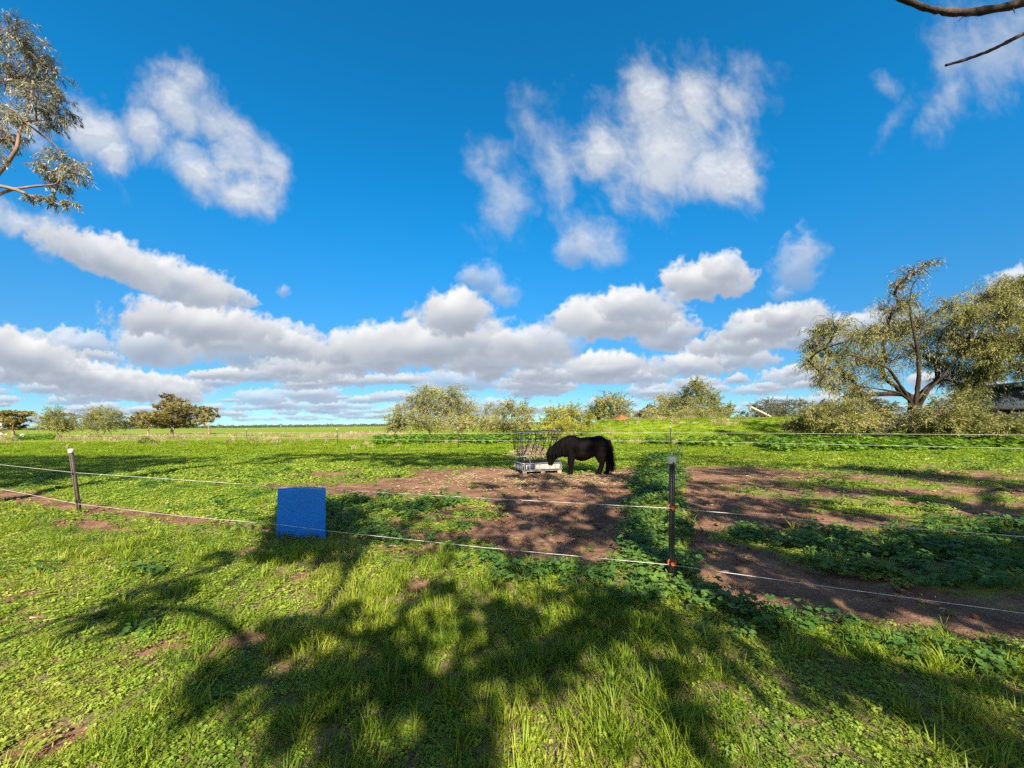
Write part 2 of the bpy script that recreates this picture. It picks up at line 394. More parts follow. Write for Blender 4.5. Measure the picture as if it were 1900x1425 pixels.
def make_ground():
    def axis(a, b, step, far_a, far_b, k=1.05):
        mid = list(np.arange(a, b + 1e-6, step)); s = step
        up = []; v = b
        while v < far_b: s *= k; v += s; up.append(v)
        dn = []; v = a; s = step
        while v > far_a: s *= k; v -= s; dn.append(v)
        return np.array(dn[::-1] + mid + up)
    xs = axis(-11, 11, .09, -4500, 4500); ys = axis(.8, 19, .09, -80, 6000)
    X, Y = np.meshgrid(xs, ys)
    x, y = X.ravel(), Y.ravel()
    L = layout(x, np.maximum(y, .6))
    z = hgt(x, y)
    soft = sstep(13 - y, 0, 5)
    clod = fbm(x * 2.6, y * 2.6, 4, .6, 161)
    z = z + soft * L['bare'] * (clod * .05 - .03 - .035 * sstep(perlin(x * 5.5, y * 5.5, 77), .25, .5) + .02 * fbm(x * 8, y * 8, 3, .6, 163)) - .06 * ((np.hypot(x - B0[0], y - B0[1])) < .6)
    turf = np.where(L['front'], .30, .42 + .1 * L['weeds']) + .5 * sstep(y, 13, 20)
    turf = np.clip(np.where(L['bare'] > .5, .0, turf), 0, 1) * (1 - np.clip(L['bare'], 0, 1))
    m, q, b, out = newmat('ground')
    geo = q.new('ShaderNodeNewGeometry'); P = geo.outputs['Position']
    def at(k):
        n = q.new('ShaderNodeAttribute'); n.attribute_name = k; return n.outputs['Fac']
    s1 = q.noise(P, 2.2, 6, .62); s2 = q.noise(P, 26, 5, .65); s3 = q.noise(P, .5, 3, .5); s4 = q.noise(P, 90, 3, .6)
    soil = q.ramp(q.math('ADD', q.math('MULTIPLY', s1, .6), q.math('MULTIPLY', s2, .4)),
                  [(.28, (.068, .041, .028)), (.42, (.148, .082, .050)), (.56, (.240, .132, .078)), (.72, (.36, .225, .145))])
    damp = q.ss(q.noise(P, .55, 4, .6), .40, .58, .55, 1.0); soil = q.mix(damp, q.mix(1.0, soil, (.50, .46, .46, 1), 'MULTIPLY'), soil)
    litter = q.ramp(q.math('ADD', q.math('MULTIPLY', s2, .5), q.math('MULTIPLY', s4, .5)),
                    [(.32, (.045, .036, .018)), (.50, (.15, .115, .055)), (.68, (.34, .27, .14))])
    g1 = q.ramp(q.math('ADD', q.math('MULTIPLY', s1, .45), q.math('MULTIPLY', s3, .55)),
                [(.30, (.105, .170, .008)), (.50, (.170, .240, .012)), (.66, (.235, .275, .022))])
    fine = q.math('ADD', q.math('MULTIPLY', s2, .5), q.math('MULTIPLY', s4, .5))
    g1 = q.mix(q.ss(fine, .40, .60, .0, .55), g1, q.mix(1.0, g1, (.55, .60, .5, 1), 'MULTIPLY'))
    d1 = q.ramp(q.noise(P, 1.4, 6, .7), [(.32, (.19, .17, .065)), (.5, (.33, .27, .14)), (.68, (.46, .37, .22))])
    edge = q.math('ADD', at('turf'), q.math('MULTIPLY', q.math('SUBTRACT', q.noise(P, 5.0, 6, .65), .5), 1.1))
    base = q.mix(q.ss(at('bare'), .25, .75), litter, soil)
    base = q.mix(q.ss(edge, .25, .62), base, g1)
    dm = q.math('ADD', at('dry'), q.math('MULTIPLY', q.math('SUBTRACT', q.noise(P, 1.1, 6, .7), .5), .9))
    base = q.mix(q.ss(q.math('MULTIPLY', dm, q.ss(at('dry'), 0, .1)), .35, .75, 0, .92), base, d1)
    q.l.new(base, b.inputs['Base Color']); b.inputs['Roughness'].default_value = .95; b.inputs['Specular IOR Level'].default_value = .12
    bp = q.new('ShaderNodeBump'); bp.inputs['Strength'].default_value = 1.0; bp.inputs['Distance'].default_value = .05
    q.l.new(q.math('ADD', q.noise(P, 7, 7, .65), q.math('MULTIPLY', s2, .35)), bp.inputs['Height']); q.l.new(bp.outputs[0], b.inputs['Normal'])
    o = build('ground', np.stack([x, y, z], -1), grid_faces(len(xs), len(ys)), mat=m, smooth=True,
              attrs={'bare': np.clip(L['bare'], 0, 1), 'turf': turf, 'dry': np.clip(L['dry'], 0, 1)})
    tag(o, kind='structure')
B0 = A(561, 997, 5.62)       # where the blue sheet stands
make_ground()
SOFT = 0.7

# ------------------------------------------------------------------ ground cover (nobody could count it): instanced tufts
def strip_blades(n, h0, h1, wd, spread, lean, r):
    V, Q, T = [], [], []
    for i in range(n):
        a = r.uniform(0, 2 * math.pi); rad = spread * math.sqrt(r.uniform()); bx, by = rad * math.cos(a), rad * math.sin(a)
        h = r.uniform(h0, h1); dr = a + r.normal() * .9; ln = lean * r.uniform(.25, 1.25) * h
        ux, uy = math.cos(dr), math.sin(dr); wv = wd * r.uniform(.7, 1.25); tx, ty = -uy * wv / 2, ux * wv / 2
        k = len(V)
        for j, t in enumerate((0, .4, .75)):
            s = 1 - .35 * t; cx = bx + ux * ln * t * t; cy = by + uy * ln * t * t; cz = h * (t - .22 * t * t * lean)
            V += [(cx - tx * s, cy - ty * s, cz), (cx + tx * s, cy + ty * s, cz)]
        V.append((bx + ux * ln, by + uy * ln, h * (1 - .22 * lean)))
        Q += [(k, k + 1, k + 3, k + 2), (k + 2, k + 3, k + 5, k + 4)]; T.append((k + 4, k + 5, k + 6))
    return V, Q, T
def round_leaf(V, T, c, n, rad, r, lobes=5, cup=.18):
    """a lobed round leaf with a notch, lying roughly square to n"""
    n = Vector(n).normalized(); a = n.orthogonal().normalized(); a.rotate(Matrix.Rotation(r.uniform(0, 6.28), 3, n)); bb = n.cross(a)
    k = len(V); V.append(tuple(Vector(c) - n * rad * cup)); m = 9
    for j in range(m):
        t = (j + .4) / m * 2 * math.pi * .95; q = rad * (1 + .09 * math.cos(lobes * t)) * r.uniform(.93, 1.07)
        V.append(tuple(Vector(c) + a * math.cos(t) * q + bb * math.sin(t) * q + n * rad * r.uniform(-.05, .12)))
    for j in range(m - 1): T.append((k, k + 1 + j, k + 2 + j))
def leaf_plant(nl, h0, h1, spread, r0, r1, r, stems=True, tilt=.5):
    V, Q, T = [], [], []
    for i in range(nl):
        a = r.uniform(0, 6.28); rad = spread * math.sqrt(r.uniform(0, 1)); h = r.uniform(h0, h1) * (1 - .35 * (rad / spread) ** 2)
        c = (rad * math.cos(a), rad * math.sin(a), h)
        nrm = (math.cos(a) * tilt * r.uniform(0, 1) + r.normal() * .22, math.sin(a) * tilt * r.uniform(0, 1) + r.normal() * .22, 1)
        round_leaf(V, T, c, nrm, r.uniform(r0, r1), r)
        if stems:
            k = len(V); w_ = .0022; V += [(c[0] * .2 - w_, c[1] * .2, 0), (c[0] * .2 + w_, c[1] * .2, 0), (c[0] + w_, c[1], h - .004), (c[0] - w_, c[1], h - .004)]
            Q.append((k, k + 1, k + 2, k + 3))
    return V, Q, T
def feather_plant(nf, ln, r, up=.5):
    """a low rosette of cut, feathery leaves"""
    V, Q, T = [], [], []
    for i in range(nf):
        a = r.uniform(0, 6.28); L = ln * r.uniform(.6, 1.1); u = r.uniform(.15, up)
        ux, uy = math.cos(a), math.sin(a)
        for j in range(5):
            t = (j + .7) / 5; cx, cy, cz = ux * L * t, uy * L * t, L * (u * t - .3 * u * t * t) + .006
            for sgn in (-1, 1):
                sx, sy = -uy * sgn, ux * sgn; s = L * .26 * (1.15 - .7 * t) * r.uniform(.7, 1.2); f = .6 * s
                k = len(V)
                V += [(cx, cy, cz), (cx + ux * f * .3 + sx * s * .5 - ux * s * .15, cy + uy * f * .3 + sy * s * .5 - uy * s * .15, cz + .15 * s),
                      (cx + ux * f + sx * s, cy + uy * f + sy * s, cz + r.uniform(-.1, .3) * s), (cx + ux * f * 1.1 + sx * s * .35, cy + uy * f * 1.1 + sy * s * .35, cz + .1 * s)]
                Q.append((k, k + 1, k + 2, k + 3))
    return V, Q, T
def scatter(name, pts, scl, variants, kind='stuff'):
    n = len(pts)
    if n == 0: return
    col = bpy.data.collections.new(name + '_kinds')
    for v in variants: col.objects.link(v)
    rot = np.stack([rng.normal(0, .08, n), rng.normal(0, .08, n), rng.uniform(0, 2 * math.pi, n)], -1)
    ob = build(name, pts, attrs={'rot': rot, 'scl': scl, 'idx': rng.integers(0, len(variants), n)})
    g = bpy.data.node_groups.new(name + '_scatter', 'GeometryNodeTree')
    g.interface.new_socket('Geometry', in_out='INPUT', socket_type='NodeSocketGeometry')
    g.interface.new_socket('Geometry', in_out='OUTPUT', socket_type='NodeSocketGeometry')
    q = NT(g); gi, go = q.new('NodeGroupInput'), q.new('NodeGroupOutput')
    ci = q.new('GeometryNodeCollectionInfo'); ci.inputs[0].default_value = col
    ci.inputs['Separate Children'].default_value = True; ci.inputs['Reset Children'].default_value = True
    ip = q.new('GeometryNodeInstanceOnPoints')
    def na(k, t):
        a = q.new('GeometryNodeInputNamedAttribute', data_type=t); a.inputs[0].default_value = k; return a.outputs[0]
    q.l.new(gi.outputs[0], ip.inputs['Points']); q.l.new(ci.outputs[0], ip.inputs['Instance'])
    ip.inputs['Pick Instance'].default_value = True
    q.l.new(na('idx', 'INT'), ip.inputs['Instance Index']); q.l.new(na('rot', 'FLOAT_VECTOR'), ip.inputs['Rotation'])
    q.l.new(na('scl', 'FLOAT'), ip.inputs['Scale']); q.l.new(ip.outputs[0], go.inputs[0])
    md = ob.modifiers.new('scatter', 'NODES'); md.node_group = g
    return tag(ob, kind=kind)
def cand(d0, d1, rho, wide=1.55, seed=0):
    r = np.random.default_rng(1000 + seed); W = wide * d1 + .8
    n = int(2 * W * (d1 - d0) * rho); x = r.uniform(-W, W, n); y = r.uniform(d0, d1, n)
    k = np.abs(x) < wide * y + .8; return x[k], y[k], r
def picked(zones, key, pw=1.0):
    P, S = [], []
    for i, (d0, d1, rho, s0, s1) in enumerate(zones):
        x, y, r = cand(d0, d1, rho, seed=sum(map(ord, key)) * 7 + i); L = layout(x, y)
        f = key_fn[key](L, x, y)
        k = r.uniform(size=len(x)) < f ** pw; x, y = x[k], y[k]
        P.append(np.stack([x, y, hgt(x, y) - .004], -1)); S.append(r.uniform(s0, s1, len(x)))
    return np.concatenate(P), np.concatenate(S)
key_fn = {
 'grass': lambda L, x, y: L['grass'],
 'shortgrass': lambda L, x, y: np.clip(np.where(L['front'], .75, .25 + .5 * sstep(y, 9, 16)) * (1 - L['bare']) , 0, 1),
 'weeds': lambda L, x, y: L['weeds'],
 'feather': lambda L, x, y: L['weeds'] * np.where(L['front'] & (L['px'] < 900), .8, .25),
 'mallow': lambda L, x, y: L['mal'],
 'bigmallow': lambda L, x, y: bigmal(x, y),
 'dry': lambda L, x, y: L['dry'],
 'straw': lambda L, x, y: strawd(L, x, y),
 'dead': lambda L, x, y: np.clip(.55 * sstep(fbm(x * 1.3, y * 1.3, 4, .6, 231), -.05, .3) + .08, 0, 1) * np.where(L['bare'] > .5, .35, 1),
 'lawn': lambda L, x, y: (1 - L['dry'] * .8) * sstep(y, 13, 18),
 'clod': lambda L, x, y: (L['bare'] > .6) * sstep(13 - y, 0, 6) * sstep(fbm(x * .9, y * .9, 3, .5, 171), -.2, .3),
}
def bigmal(x, y):
    px, py = proj(x, y, np.zeros_like(x)); n = fbm(x * .25, y * .25, 4, .6, 181)
    a = sstep(px, 1380, 1500) * (y > 19.5) * (y < 27) * sstep(n + (y - 21.5) * .10, -.25, .05)
    b = (px > 700) * (px < 1000) * (y > 31.5) * (y < 41) * sstep(n, -.25, .0)
    c = (px > 1110) * (px < 1400) * (y > 24.5) * (y < 33) * sstep(n, .05, .25) * .6
    d = (px > 20) * (px < 105) * (y > 55) * (y < 75) * .5
    return np.clip(a + b + c + d, 0, 1)
def strawd(L, x, y):
    d = np.exp(-(((x - .9) / 2.3) ** 2 + ((y - 11.6) / 1.5) ** 2))
    return np.clip(d * .9 + .12 * L['front'] * sstep(7 - y, 0, 3) + .035 * (L['bare'] > .5) * (y < 13) * (x > -4), 0, 1) * sstep(fbm(x * .8, y * .8, 3, .6, 191), -.35, .2)
M_GRASS = leafmat('grass_blade', [(.055, .105, .008), (.14, .215, .010), (.26, .32, .018), (.42, .38, .09)], tr=.42, big=.8, var=.4)
M_LAWN = leafmat('lawn_blade', [(.120, .190, .008), (.190, .270, .010), (.25, .300, .018)], tr=.42, big=.35)
M_WEED = leafmat('weed_leaf', [(.07, .140, .016), (.150, .250, .022), (.255, .335, .032), (.37, .38, .085)], tr=.32, big=.9, var=.4)
M_FEATHER = leafmat('feathery_weed', [(.10, .165, .012), (.21, .28, .022), (.34, .36, .06)], tr=.35, big=.8)
M_MALLOW = leafmat('mallow_leaf', [(.035, .095, .020), (.075, .160, .028), (.145, .225, .034)], tr=.30, big=1.0)
M_MALB = leafmat('mallow_leaf_bright', [(.055, .140, .014), (.125, .235, .020), (.20, .29, .03)], tr=.35, big=.5)
M_DRYG = leafmat('dry_grass_blade', [(.22, .17, .075), (.36, .29, .15), (.50, .41, .25)], tr=.3, big=.5, trtint=(1, 1, .9))
M_STRAW = leafmat('straw_stalk', [(.19, .13, .065), (.31, .235, .13), (.44, .35, .21)], tr=.15, big=1.0, trtint=(1, 1, .9))
M_CLOD = plain('soil_clod', (.20, .098, .056), (.11, .055, .034), .95, 8, spec=.1, bump=.8, bscale=30)
def kinds(nm, k, fn, mat):
    out = []
    for i in range(k):
        V, Q, T = fn(np.random.default_rng(500 + i + 17 * len(nm))); out.append(build(nm, V, Q, T, mat=mat, link=False))
    return out
def ground_cover():
    p, s = picked([(.7, 3.2, 150, .8, 1.3), (3.2, 6.5, 90, .85, 1.45), (6.5, 11, 34, .9, 1.5)], 'grass')
    scatter('grass', p, s, kinds('grass_tuft', 7, lambda r: strip_blades(24, .05, .135, .0052, .05, .75, r), M_GRASS))
    p, s = picked([(.7, 3.2, 260, .7, 1.2), (3.2, 6.5, 130, .9, 1.5), (6.5, 11, 45, 1.2, 2.0), (11, 20, 16, 1.6, 2.6)], 'shortgrass')
    scatter('grass_short', p, s, kinds('short_grass_tuft', 5, lambda r: strip_blades(12, .02, .055, .0042, .05, 1.1, r), M_GRASS))
    p, s = picked([(.7, 3.2, 300, .42, .85), (3.2, 6.5, 190, .5, 1.0), (6.5, 11, 80, .75, 1.5), (11, 22, 28, 1.3, 2.5)], 'weeds')
    scatter('weeds', p, s, kinds('clover_weed', 7, lambda r: leaf_plant(26, .012, .05, .085, .007, .0165, r, stems=False, tilt=.8), M_WEED))
    p, s = picked([(.7, 3.2, 60, .7, 1.3), (3.2, 6.5, 45, .8, 1.5), (6.5, 11, 14, 1.1, 1.8)], 'feather')
    scatter('feathery_weeds', p, s, kinds('feathery_weed', 5, lambda r: feather_plant(11, .085, r), M_FEATHER))
    p, s = picked([(.7, 3, 45, .5, .9), (3, 7, 38, .7, 1.4), (7, 13, 22, .9, 1.7), (13, 20, 9, 1.2, 2.0)], 'mallow')
    scatter('mallow_weeds', p, s, kinds('mallow', 6, lambda r: leaf_plant(24, .04, .15, .13, .016, .036, r), M_MALLOW))
    p, s = picked([(19, 30, 5.5, 2.2, 4.2), (30, 42, 3.2, 2.6, 4.6), (55, 75, .5, 3, 5)], 'bigmallow')
    scatter('tall_mallow_weeds', p, s, kinds('tall_mallow', 5, lambda r: leaf_plant(40, .03, .19, .15, .022, .042, r), M_MALB))
    p, s = picked([(13, 24, 20, 1.6, 2.8), (24, 45, 5, 2.2, 4.2)], 'lawn')
    scatter('lawn_grass', p, s, kinds('lawn_tuft', 5, lambda r: strip_blades(26, .02, .055, .008, .09, 1.0, r), M_LAWN))
    p, s = picked([(24, 36, 5, 2.2, 4.0), (36, 60, 3.0, 2.8, 5.0), (60, 90, 1.0, 4, 6)], 'dry')
    scatter('dry_grass', p, s, kinds('dry_grass_tuft', 5, lambda r: strip_blades(26, .05, .14, .007, .06, .6, r), M_DRYG))
    p, s = picked([(.8, 3.2, 40, .6, 1.1), (3.2, 7, 26, .7, 1.3), (7, 14, 6, .9, 1.6)], 'dead')
    scatter('dead_grass', p, s, kinds('dead_grass_tuft', 4, lambda r: strip_blades(9, .02, .075, .0032, .06, 1.5, r), M_DRYG))
    def stalk(r):
        V, Q, T = [], [], []
        for i in range(9):
            a = r.uniform(0, 3.14); L = r.uniform(.008, .034); c = r.normal(0, .06, 2); z = r.uniform(.004, .02); k = len(V); w_ = .0011
            ux, uy = math.cos(a), math.sin(a)
            V += [(c[0] - ux * L - uy * w_, c[1] - uy * L + ux * w_, z), (c[0] - ux * L + uy * w_, c[1] - uy * L - ux * w_, z),
                  (c[0] + ux * L + uy * w_, c[1] + uy * L - ux * w_, z + r.normal() * .006), (c[0] + ux * L - uy * w_, c[1] + uy * L + ux * w_, z + r.normal() * .006)]
            Q.append((k, k + 1, k + 2, k + 3))
        return V, Q, T
    p, s = picked([(.8, 3, 16, .6, 1.1), (3, 8.5, 70, .7, 1.5), (8.5, 15, 150, .8, 1.7)], 'straw')
    scatter('straw', p, s, kinds('straw_stalks', 5, stalk, M_STRAW))
    def clod(r):
        bm = bmesh.new(); bmesh.ops.create_icosphere(bm, subdivisions=2, radius=.022)
        for v in bm.verts: v.co *= r.uniform(.75, 1.2); v.co.z *= .6
        V = [tuple(v.co) for v in bm.verts]; T = [[v.index for v in f.verts] for f in bm.faces]; bm.free(); return V, None, T
    p, s = picked([(3, 8, 34, .25, 1.7), (8, 13, 14, .5, 2.0)], 'clod')
    scatter('soil_clods', p, s, kinds('soil_clod', 4, clod, M_CLOD))
ground_cover()
# ------------------------------------------------------------------ trees
def tubes(P, Rr, S=5):
    P = np.asarray(P, float); Rr = np.asarray(Rr, float); N, K, _ = P.shape
    t = np.gradient(P, axis=1); t /= np.linalg.norm(t, axis=-1, keepdims=True) + 1e-9
    ref = np.where(np.abs(t[:, :1, 2:3]) > .8, np.array([1.0, .1, 0]), np.array([.1, .05, 1.0]))
    a = np.cross(t, np.broadcast_to(ref, t.shape)); a /= np.linalg.norm(a, axis=-1, keepdims=True) + 1e-9
    b = np.cross(t, a); th = np.arange(S) / S * 2 * math.pi
    ring = P[:, :, None, :] + Rr[:, :, None, None] * (a[:, :, None, :] * np.cos(th)[:, None] + b[:, :, None, :] * np.sin(th)[:, None])
    i = np.arange(N)[:, None, None] * (K * S) + np.arange(K - 1)[None, :, None] * S + np.arange(S)[None, None, :]
    j = np.arange(N)[:, None, None] * (K * S) + np.arange(K - 1)[None, :, None] * S + (np.arange(S)[None, None, :] + 1) % S
    return ring.reshape(-1, 3), np.stack([i, j, j + S, i + S], -1).reshape(-1, 4)
def leaf_quads(c, d, L, W, r, droop=0.0):
    n = len(c); d = d / (np.linalg.norm(d, axis=-1, keepdims=True) + 1e-9)
    d[:, 2] -= droop; d /= np.linalg.norm(d, axis=-1, keepdims=True) + 1e-9
    s = np.cross(d, r.normal(size=(n, 3))); s /= np.linalg.norm(s, axis=-1, keepdims=True) + 1e-9
    L = L * r.uniform(.6, 1.3, (n, 1)); W = W * r.uniform(.7, 1.3, (n, 1))
    v = np.stack([c, c + d * L * .45 + s * W / 2, c + d * L, c + d * L * .45 - s * W / 2], 1)
    return v.reshape(-1, 3), np.arange(n * 4).reshape(n, 4)
def tree(name, label, cat, base, clumps, bark, leaf, group=None, fork=.25, trunk_r=None, rk=.03, twigs=26, lpt=16, L=.16, W=.045,
         droop=.25, sag=.1, spread=1.0, seed=0, twig_r=.006, lean=None, inner=.25, jit=.12, limbs=True, leafy=1.0, dirbias=None):
    """clumps: centre (3) and radii (3). Limbs run from the fork of the trunk to every clump, twigs fill the clump, leaves sit along the twigs."""
    r = np.random.default_rng(seed + 77)
    base = np.array(base, float); C = np.array([c[0] for c in clumps], float); RAD = np.array([c[1] for c in clumps], float); LFY = [c[2] if len(c) > 2 else 1.0 for c in clumps]
    root = empty(name, tuple(base), label, cat, group)
    top = C.mean(0); fk = base + (top - base) * fork
    if lean is not None: fk = np.array(lean, float)
    nodes = [fk]; par = [-1]; paths = []
    order = np.argsort(np.linalg.norm(C - fk, axis=1)); ends = []
    for ci in order:
        c = C[ci]; N = np.array(nodes)
        cost = np.linalg.norm(N - c, axis=1) + .35 * np.maximum(0, N[:, 2] - c[2]) * 2 + .12 * np.linalg.norm(N - fk, axis=1)
        p = int(np.argmin(cost)); a = np.array(nodes[p]); k = p
        D = c - a; n_seg = 4; bend = np.array([r.normal(), r.normal(), abs(r.normal()) * .8]) * np.linalg.norm(D) * .09
        ids = [p]
        for s in range(1, n_seg + 1):
            t = s / n_seg; q = a + D * t + bend * math.sin(math.pi * t) + r.normal(size=3) * np.linalg.norm(D) * .02 * (s < n_seg)
            nodes.append(q); par.append(k); k = len(nodes) - 1; ids.append(k)
        paths.append(ids); ends.append(k)
    cnt = np.zeros(len(nodes))
    for e in ends:
        k = e
        while k != -1: cnt[k] += 1; k = par[k]
    rad = rk * np.sqrt(np.maximum(cnt, .6)); tr = trunk_r or rad[0] * 1.1
    V, Q = [], []; off = 0
    def addt(P, Rr, S):
        nonlocal off
        v, q = tubes(P, Rr, S); V.append(v - base); Q.append(q + off); off += len(v)
    tt = np.linspace(0, 1, 7)
    tp = base + (fk - base) * tt[:, None] + r.normal(size=(7, 3)) * tr * .35 * np.sin(np.pi * tt)[:, None]; tp[0, 2] -= .3
    addt(tp[None], (tr * (1.35 - .35 * np.minimum(1, tt * 3)))[None], 9)
    for ids in paths:
        P = np.array([nodes[i] for i in ids]); rr = np.array([rad[i] for i in ids]); rr[0] = min(rr[0], rr[1] * 1.25); rr[-1] *= .55
        f = np.linspace(0, len(ids) - 1, 9); P9 = np.stack([np.interp(f, np.arange(len(ids)), P[:, k]) for k in range(3)], -1)
        P9[1:-1] = P9[1:-1] * .5 + .25 * (P9[:-2] + P9[2:])
        addt(P9[None], np.interp(f, np.arange(len(ids)), rr)[None], 6)
    lv, lq = [], []; lo = 0
    for ci in range(len(C)):
        sz = float(np.cbrt(np.prod(RAD[ci]))); nt = max(6, int(twigs * RAD[ci].mean() ** 1.3 + 4))
        dr = r.normal(size=(nt, 3)); dr /= np.linalg.norm(dr, axis=1, keepdims=True)
        if dirbias is not None: dr += np.array(dirbias); dr /= np.linalg.norm(dr, axis=1, keepdims=True)
        st = C[ci] + dr * RAD[ci] * r.uniform(0, inner + .15, (nt, 1)) + r.normal(size=(nt, 3)) * RAD[ci] * .10
        en = C[ci] + dr * RAD[ci] * r.uniform(.55, 1.12, (nt, 1)) * spread
        en += r.normal(size=(nt, 3)) * RAD[ci] * jit
        t = np.linspace(0, 1, 5)[None, :, None]; ln = np.linalg.norm(en - st, axis=1)[:, None, None]
        P = st[:, None] + (en - st)[:, None] * t + r.normal(size=(nt, 1, 3)) * ln * .10 * np.sin(np.pi * t)
        P[..., 2] += (ln * sag * (np.sin(np.pi * t * .55) - t * t * 1.2))[..., 0]
        addt(P, np.broadcast_to(np.linspace(1.5, .45, 5)[None] * twig_r, (nt, 5)), 3)
        m = max(3, int(lpt * leafy * LFY[ci])); f = r.uniform(.18, 1.05, (nt, m)) * 4; i0 = np.clip(f.astype(int), 0, 3); fr = (f - i0)[..., None]
        idx = np.arange(nt)[:, None]; c = P[idx, i0] * (1 - fr) + P[idx, i0 + 1] * fr; d = P[idx, i0 + 1] - P[idx, i0]
        d /= np.linalg.norm(d, axis=-1, keepdims=True) + 1e-9
        c = (c + r.normal(size=c.shape) * sz * .055).reshape(-1, 3); d = (d + r.normal(size=d.shape) * .6).reshape(-1, 3)
        v, q = leaf_quads(c, d, L, W, r, droop); lv.append(v - base); lq.append(q + lo); lo += len(v)
    build('trunk', np.concatenate(V), np.concatenate(Q), mat=bark, parent=root, smooth=True)
    build('crown', np.concatenate(lv), np.concatenate(lq), mat=leaf, parent=root)
    return root
def clumps_px(lst, Y, depth=.8, seed=0):
    """(px, py, rx, ry[, dY]) in the photograph at distance Y: a clump with its real size and thickness"""
    r = np.random.default_rng(seed + 5); out = []
    for c in lst:
        px, py, rx, ry = c[:4]; dy = c[4] if len(c) > 4 else r.normal() * depth * rx / FPX * Y * .8
        y = Y + dy; p = A(px, py, y); sx, sz = rx / FPX * y, ry / FPX * y
        out.append((p, (sx, max(sx, sz) * .9, sz), c[5] if len(c) > 5 else 1.0))
    return out
def bark(name, a, b_, c=None, sc=3.0):
    m, q, b, out = newmat(name)
    P = q.new('ShaderNodeTexCoord').outputs['Object']; mp = q.new('ShaderNodeMapping'); q.l.new(P, mp.inputs[0]); mp.inputs['Scale'].default_value = (1, 1, .25)
    n = q.noise(mp.outputs[0], sc, 6, .65)
    q.l.new(q.ramp(n, [(.35, a), (.55, b_), (.72, c or b_)]), b.inputs['Base Color']); b.inputs['Roughness'].default_value = .9; b.inputs['Specular IOR Level'].default_value = .15
    bp = q.new('ShaderNodeBump'); bp.inputs['Strength'].default_value = .8; bp.inputs['Distance'].default_value = .03
    q.l.new(q.noise(mp.outputs[0], sc * 4, 5, .6), bp.inputs['Height']); q.l.new(bp.outputs[0], b.inputs['Normal'])
    return m
BK_PEP = bark('pepper_bark', (.018, .013, .009), (.042, .031, .022), (.075, .056, .042))
BK_GUM = bark('gum_bark', (.12, .072, .050), (.25, .165, .115), (.36, .27, .20), 1.8)
BK_DARK = bark('dark_bark', (.020, .016, .014), (.048, .036, .029), (.13, .095, .07), 6.0)
BK_GREY = bark('grey_bark', (.09, .075, .06), (.17, .14, .115), (.25, .21, .18))
LF_PEP = leafmat('pepper_leaf', [(.095, .105, .034), (.205, .210, .062), (.32, .305, .095), (.42, .37, .17)], tr=.30, big=.30, rough=.6, var=.4)
LF_BUSH = leafmat('wattle_leaf', [(.075, .088, .022), (.175, .180, .042), (.285, .270, .068), (.38, .33, .13)], tr=.28, big=.25, var=.4)
LF_YEL = leafmat('yellow_wattle_leaf', [(.14, .16, .014), (.28, .28, .02), (.40, .37, .04)], tr=.32, big=.3)
LF_MAL = leafmat('mallee_leaf', [(.055, .052, .016), (.150, .125, .032), (.250, .195, .052), (.20, .19, .06)], tr=.22, big=.18, var=.35)
LF_GUM = leafmat('gum_leaf', [(.055, .064, .038), (.12, .130, .078), (.20, .205, .130), (.30, .29, .20)], tr=.25, big=.6, var=.5, rough=.45, spec=.5, trtint=(1.1, 1.1, .8))
LF_DARK = leafmat('dark_gum_leaf', [(.035, .045, .026), (.085, .092, .052), (.15, .14, .08)], tr=.22, big=.4)
LF_FAR = leafmat('far_leaf', [(.030, .040, .028), (.055, .062, .040), (.085, .080, .05)], tr=.15, big=.02)

def zb(x, y): return float(hgt(np.array([x]), np.array([y]))[0])
def at_base(px, Y):
    p = A(px, 787, Y); return (p[0], Y, zb(p[0], Y) - .1)

# the big pepper-like tree and its neighbour on the right
pep = tree('pepper_tree', 'tall spreading pepper tree with a bare forked trunk and a thin dead-looking top spire', 'tree', at_base(1692, 26), clumps_px([
    (1690,512,34,24,0,.30),(1727,490,24,9,0,.25),(1665,532,24,26,0,.35),(1690,560,30,26,.3,.4),(1655,575,40,28,-.3,.6),(1700,610,60,36),(1648,620,52,32),(1600,628,52,32),(1552,608,36,28),
    (1520,622,26,28),(1510,650,26,30),(1545,660,44,30),(1595,670,46,30),(1530,685,26,26),(1570,700,34,24),(1640,672,54,34,.4,.6),(1590,722,30,22,0,.7),(1700,655,52,34,.6,.55),(1745,625,46,36),
    (1790,600,44,34),(1775,650,40,30),(1740,680,38,24),(1800,640,40,36),(1640,700,30,18,.3,.5),(1760,570,34,24),(1600,738,22,18),(1820,690,34,30),(1525,705,22,22),(1548,722,18,18),(1500,672,18,26),(1575,735,18,18),(1750,705,26,22,.5,.5),(1780,720,26,26,.4,.6),(1770,690,30,24,.4,.7)], 26, 1.0, 1),
    BK_PEP, LF_PEP, trunk_r=.34, rk=.045, lean=A(1698, 742, 26), twigs=70, lpt=25, L=.18, W=.026, droop=.8, sag=.55, seed=1, dirbias=(0, 0, -.18), jit=.20, twig_r=.011, leafy=.9)
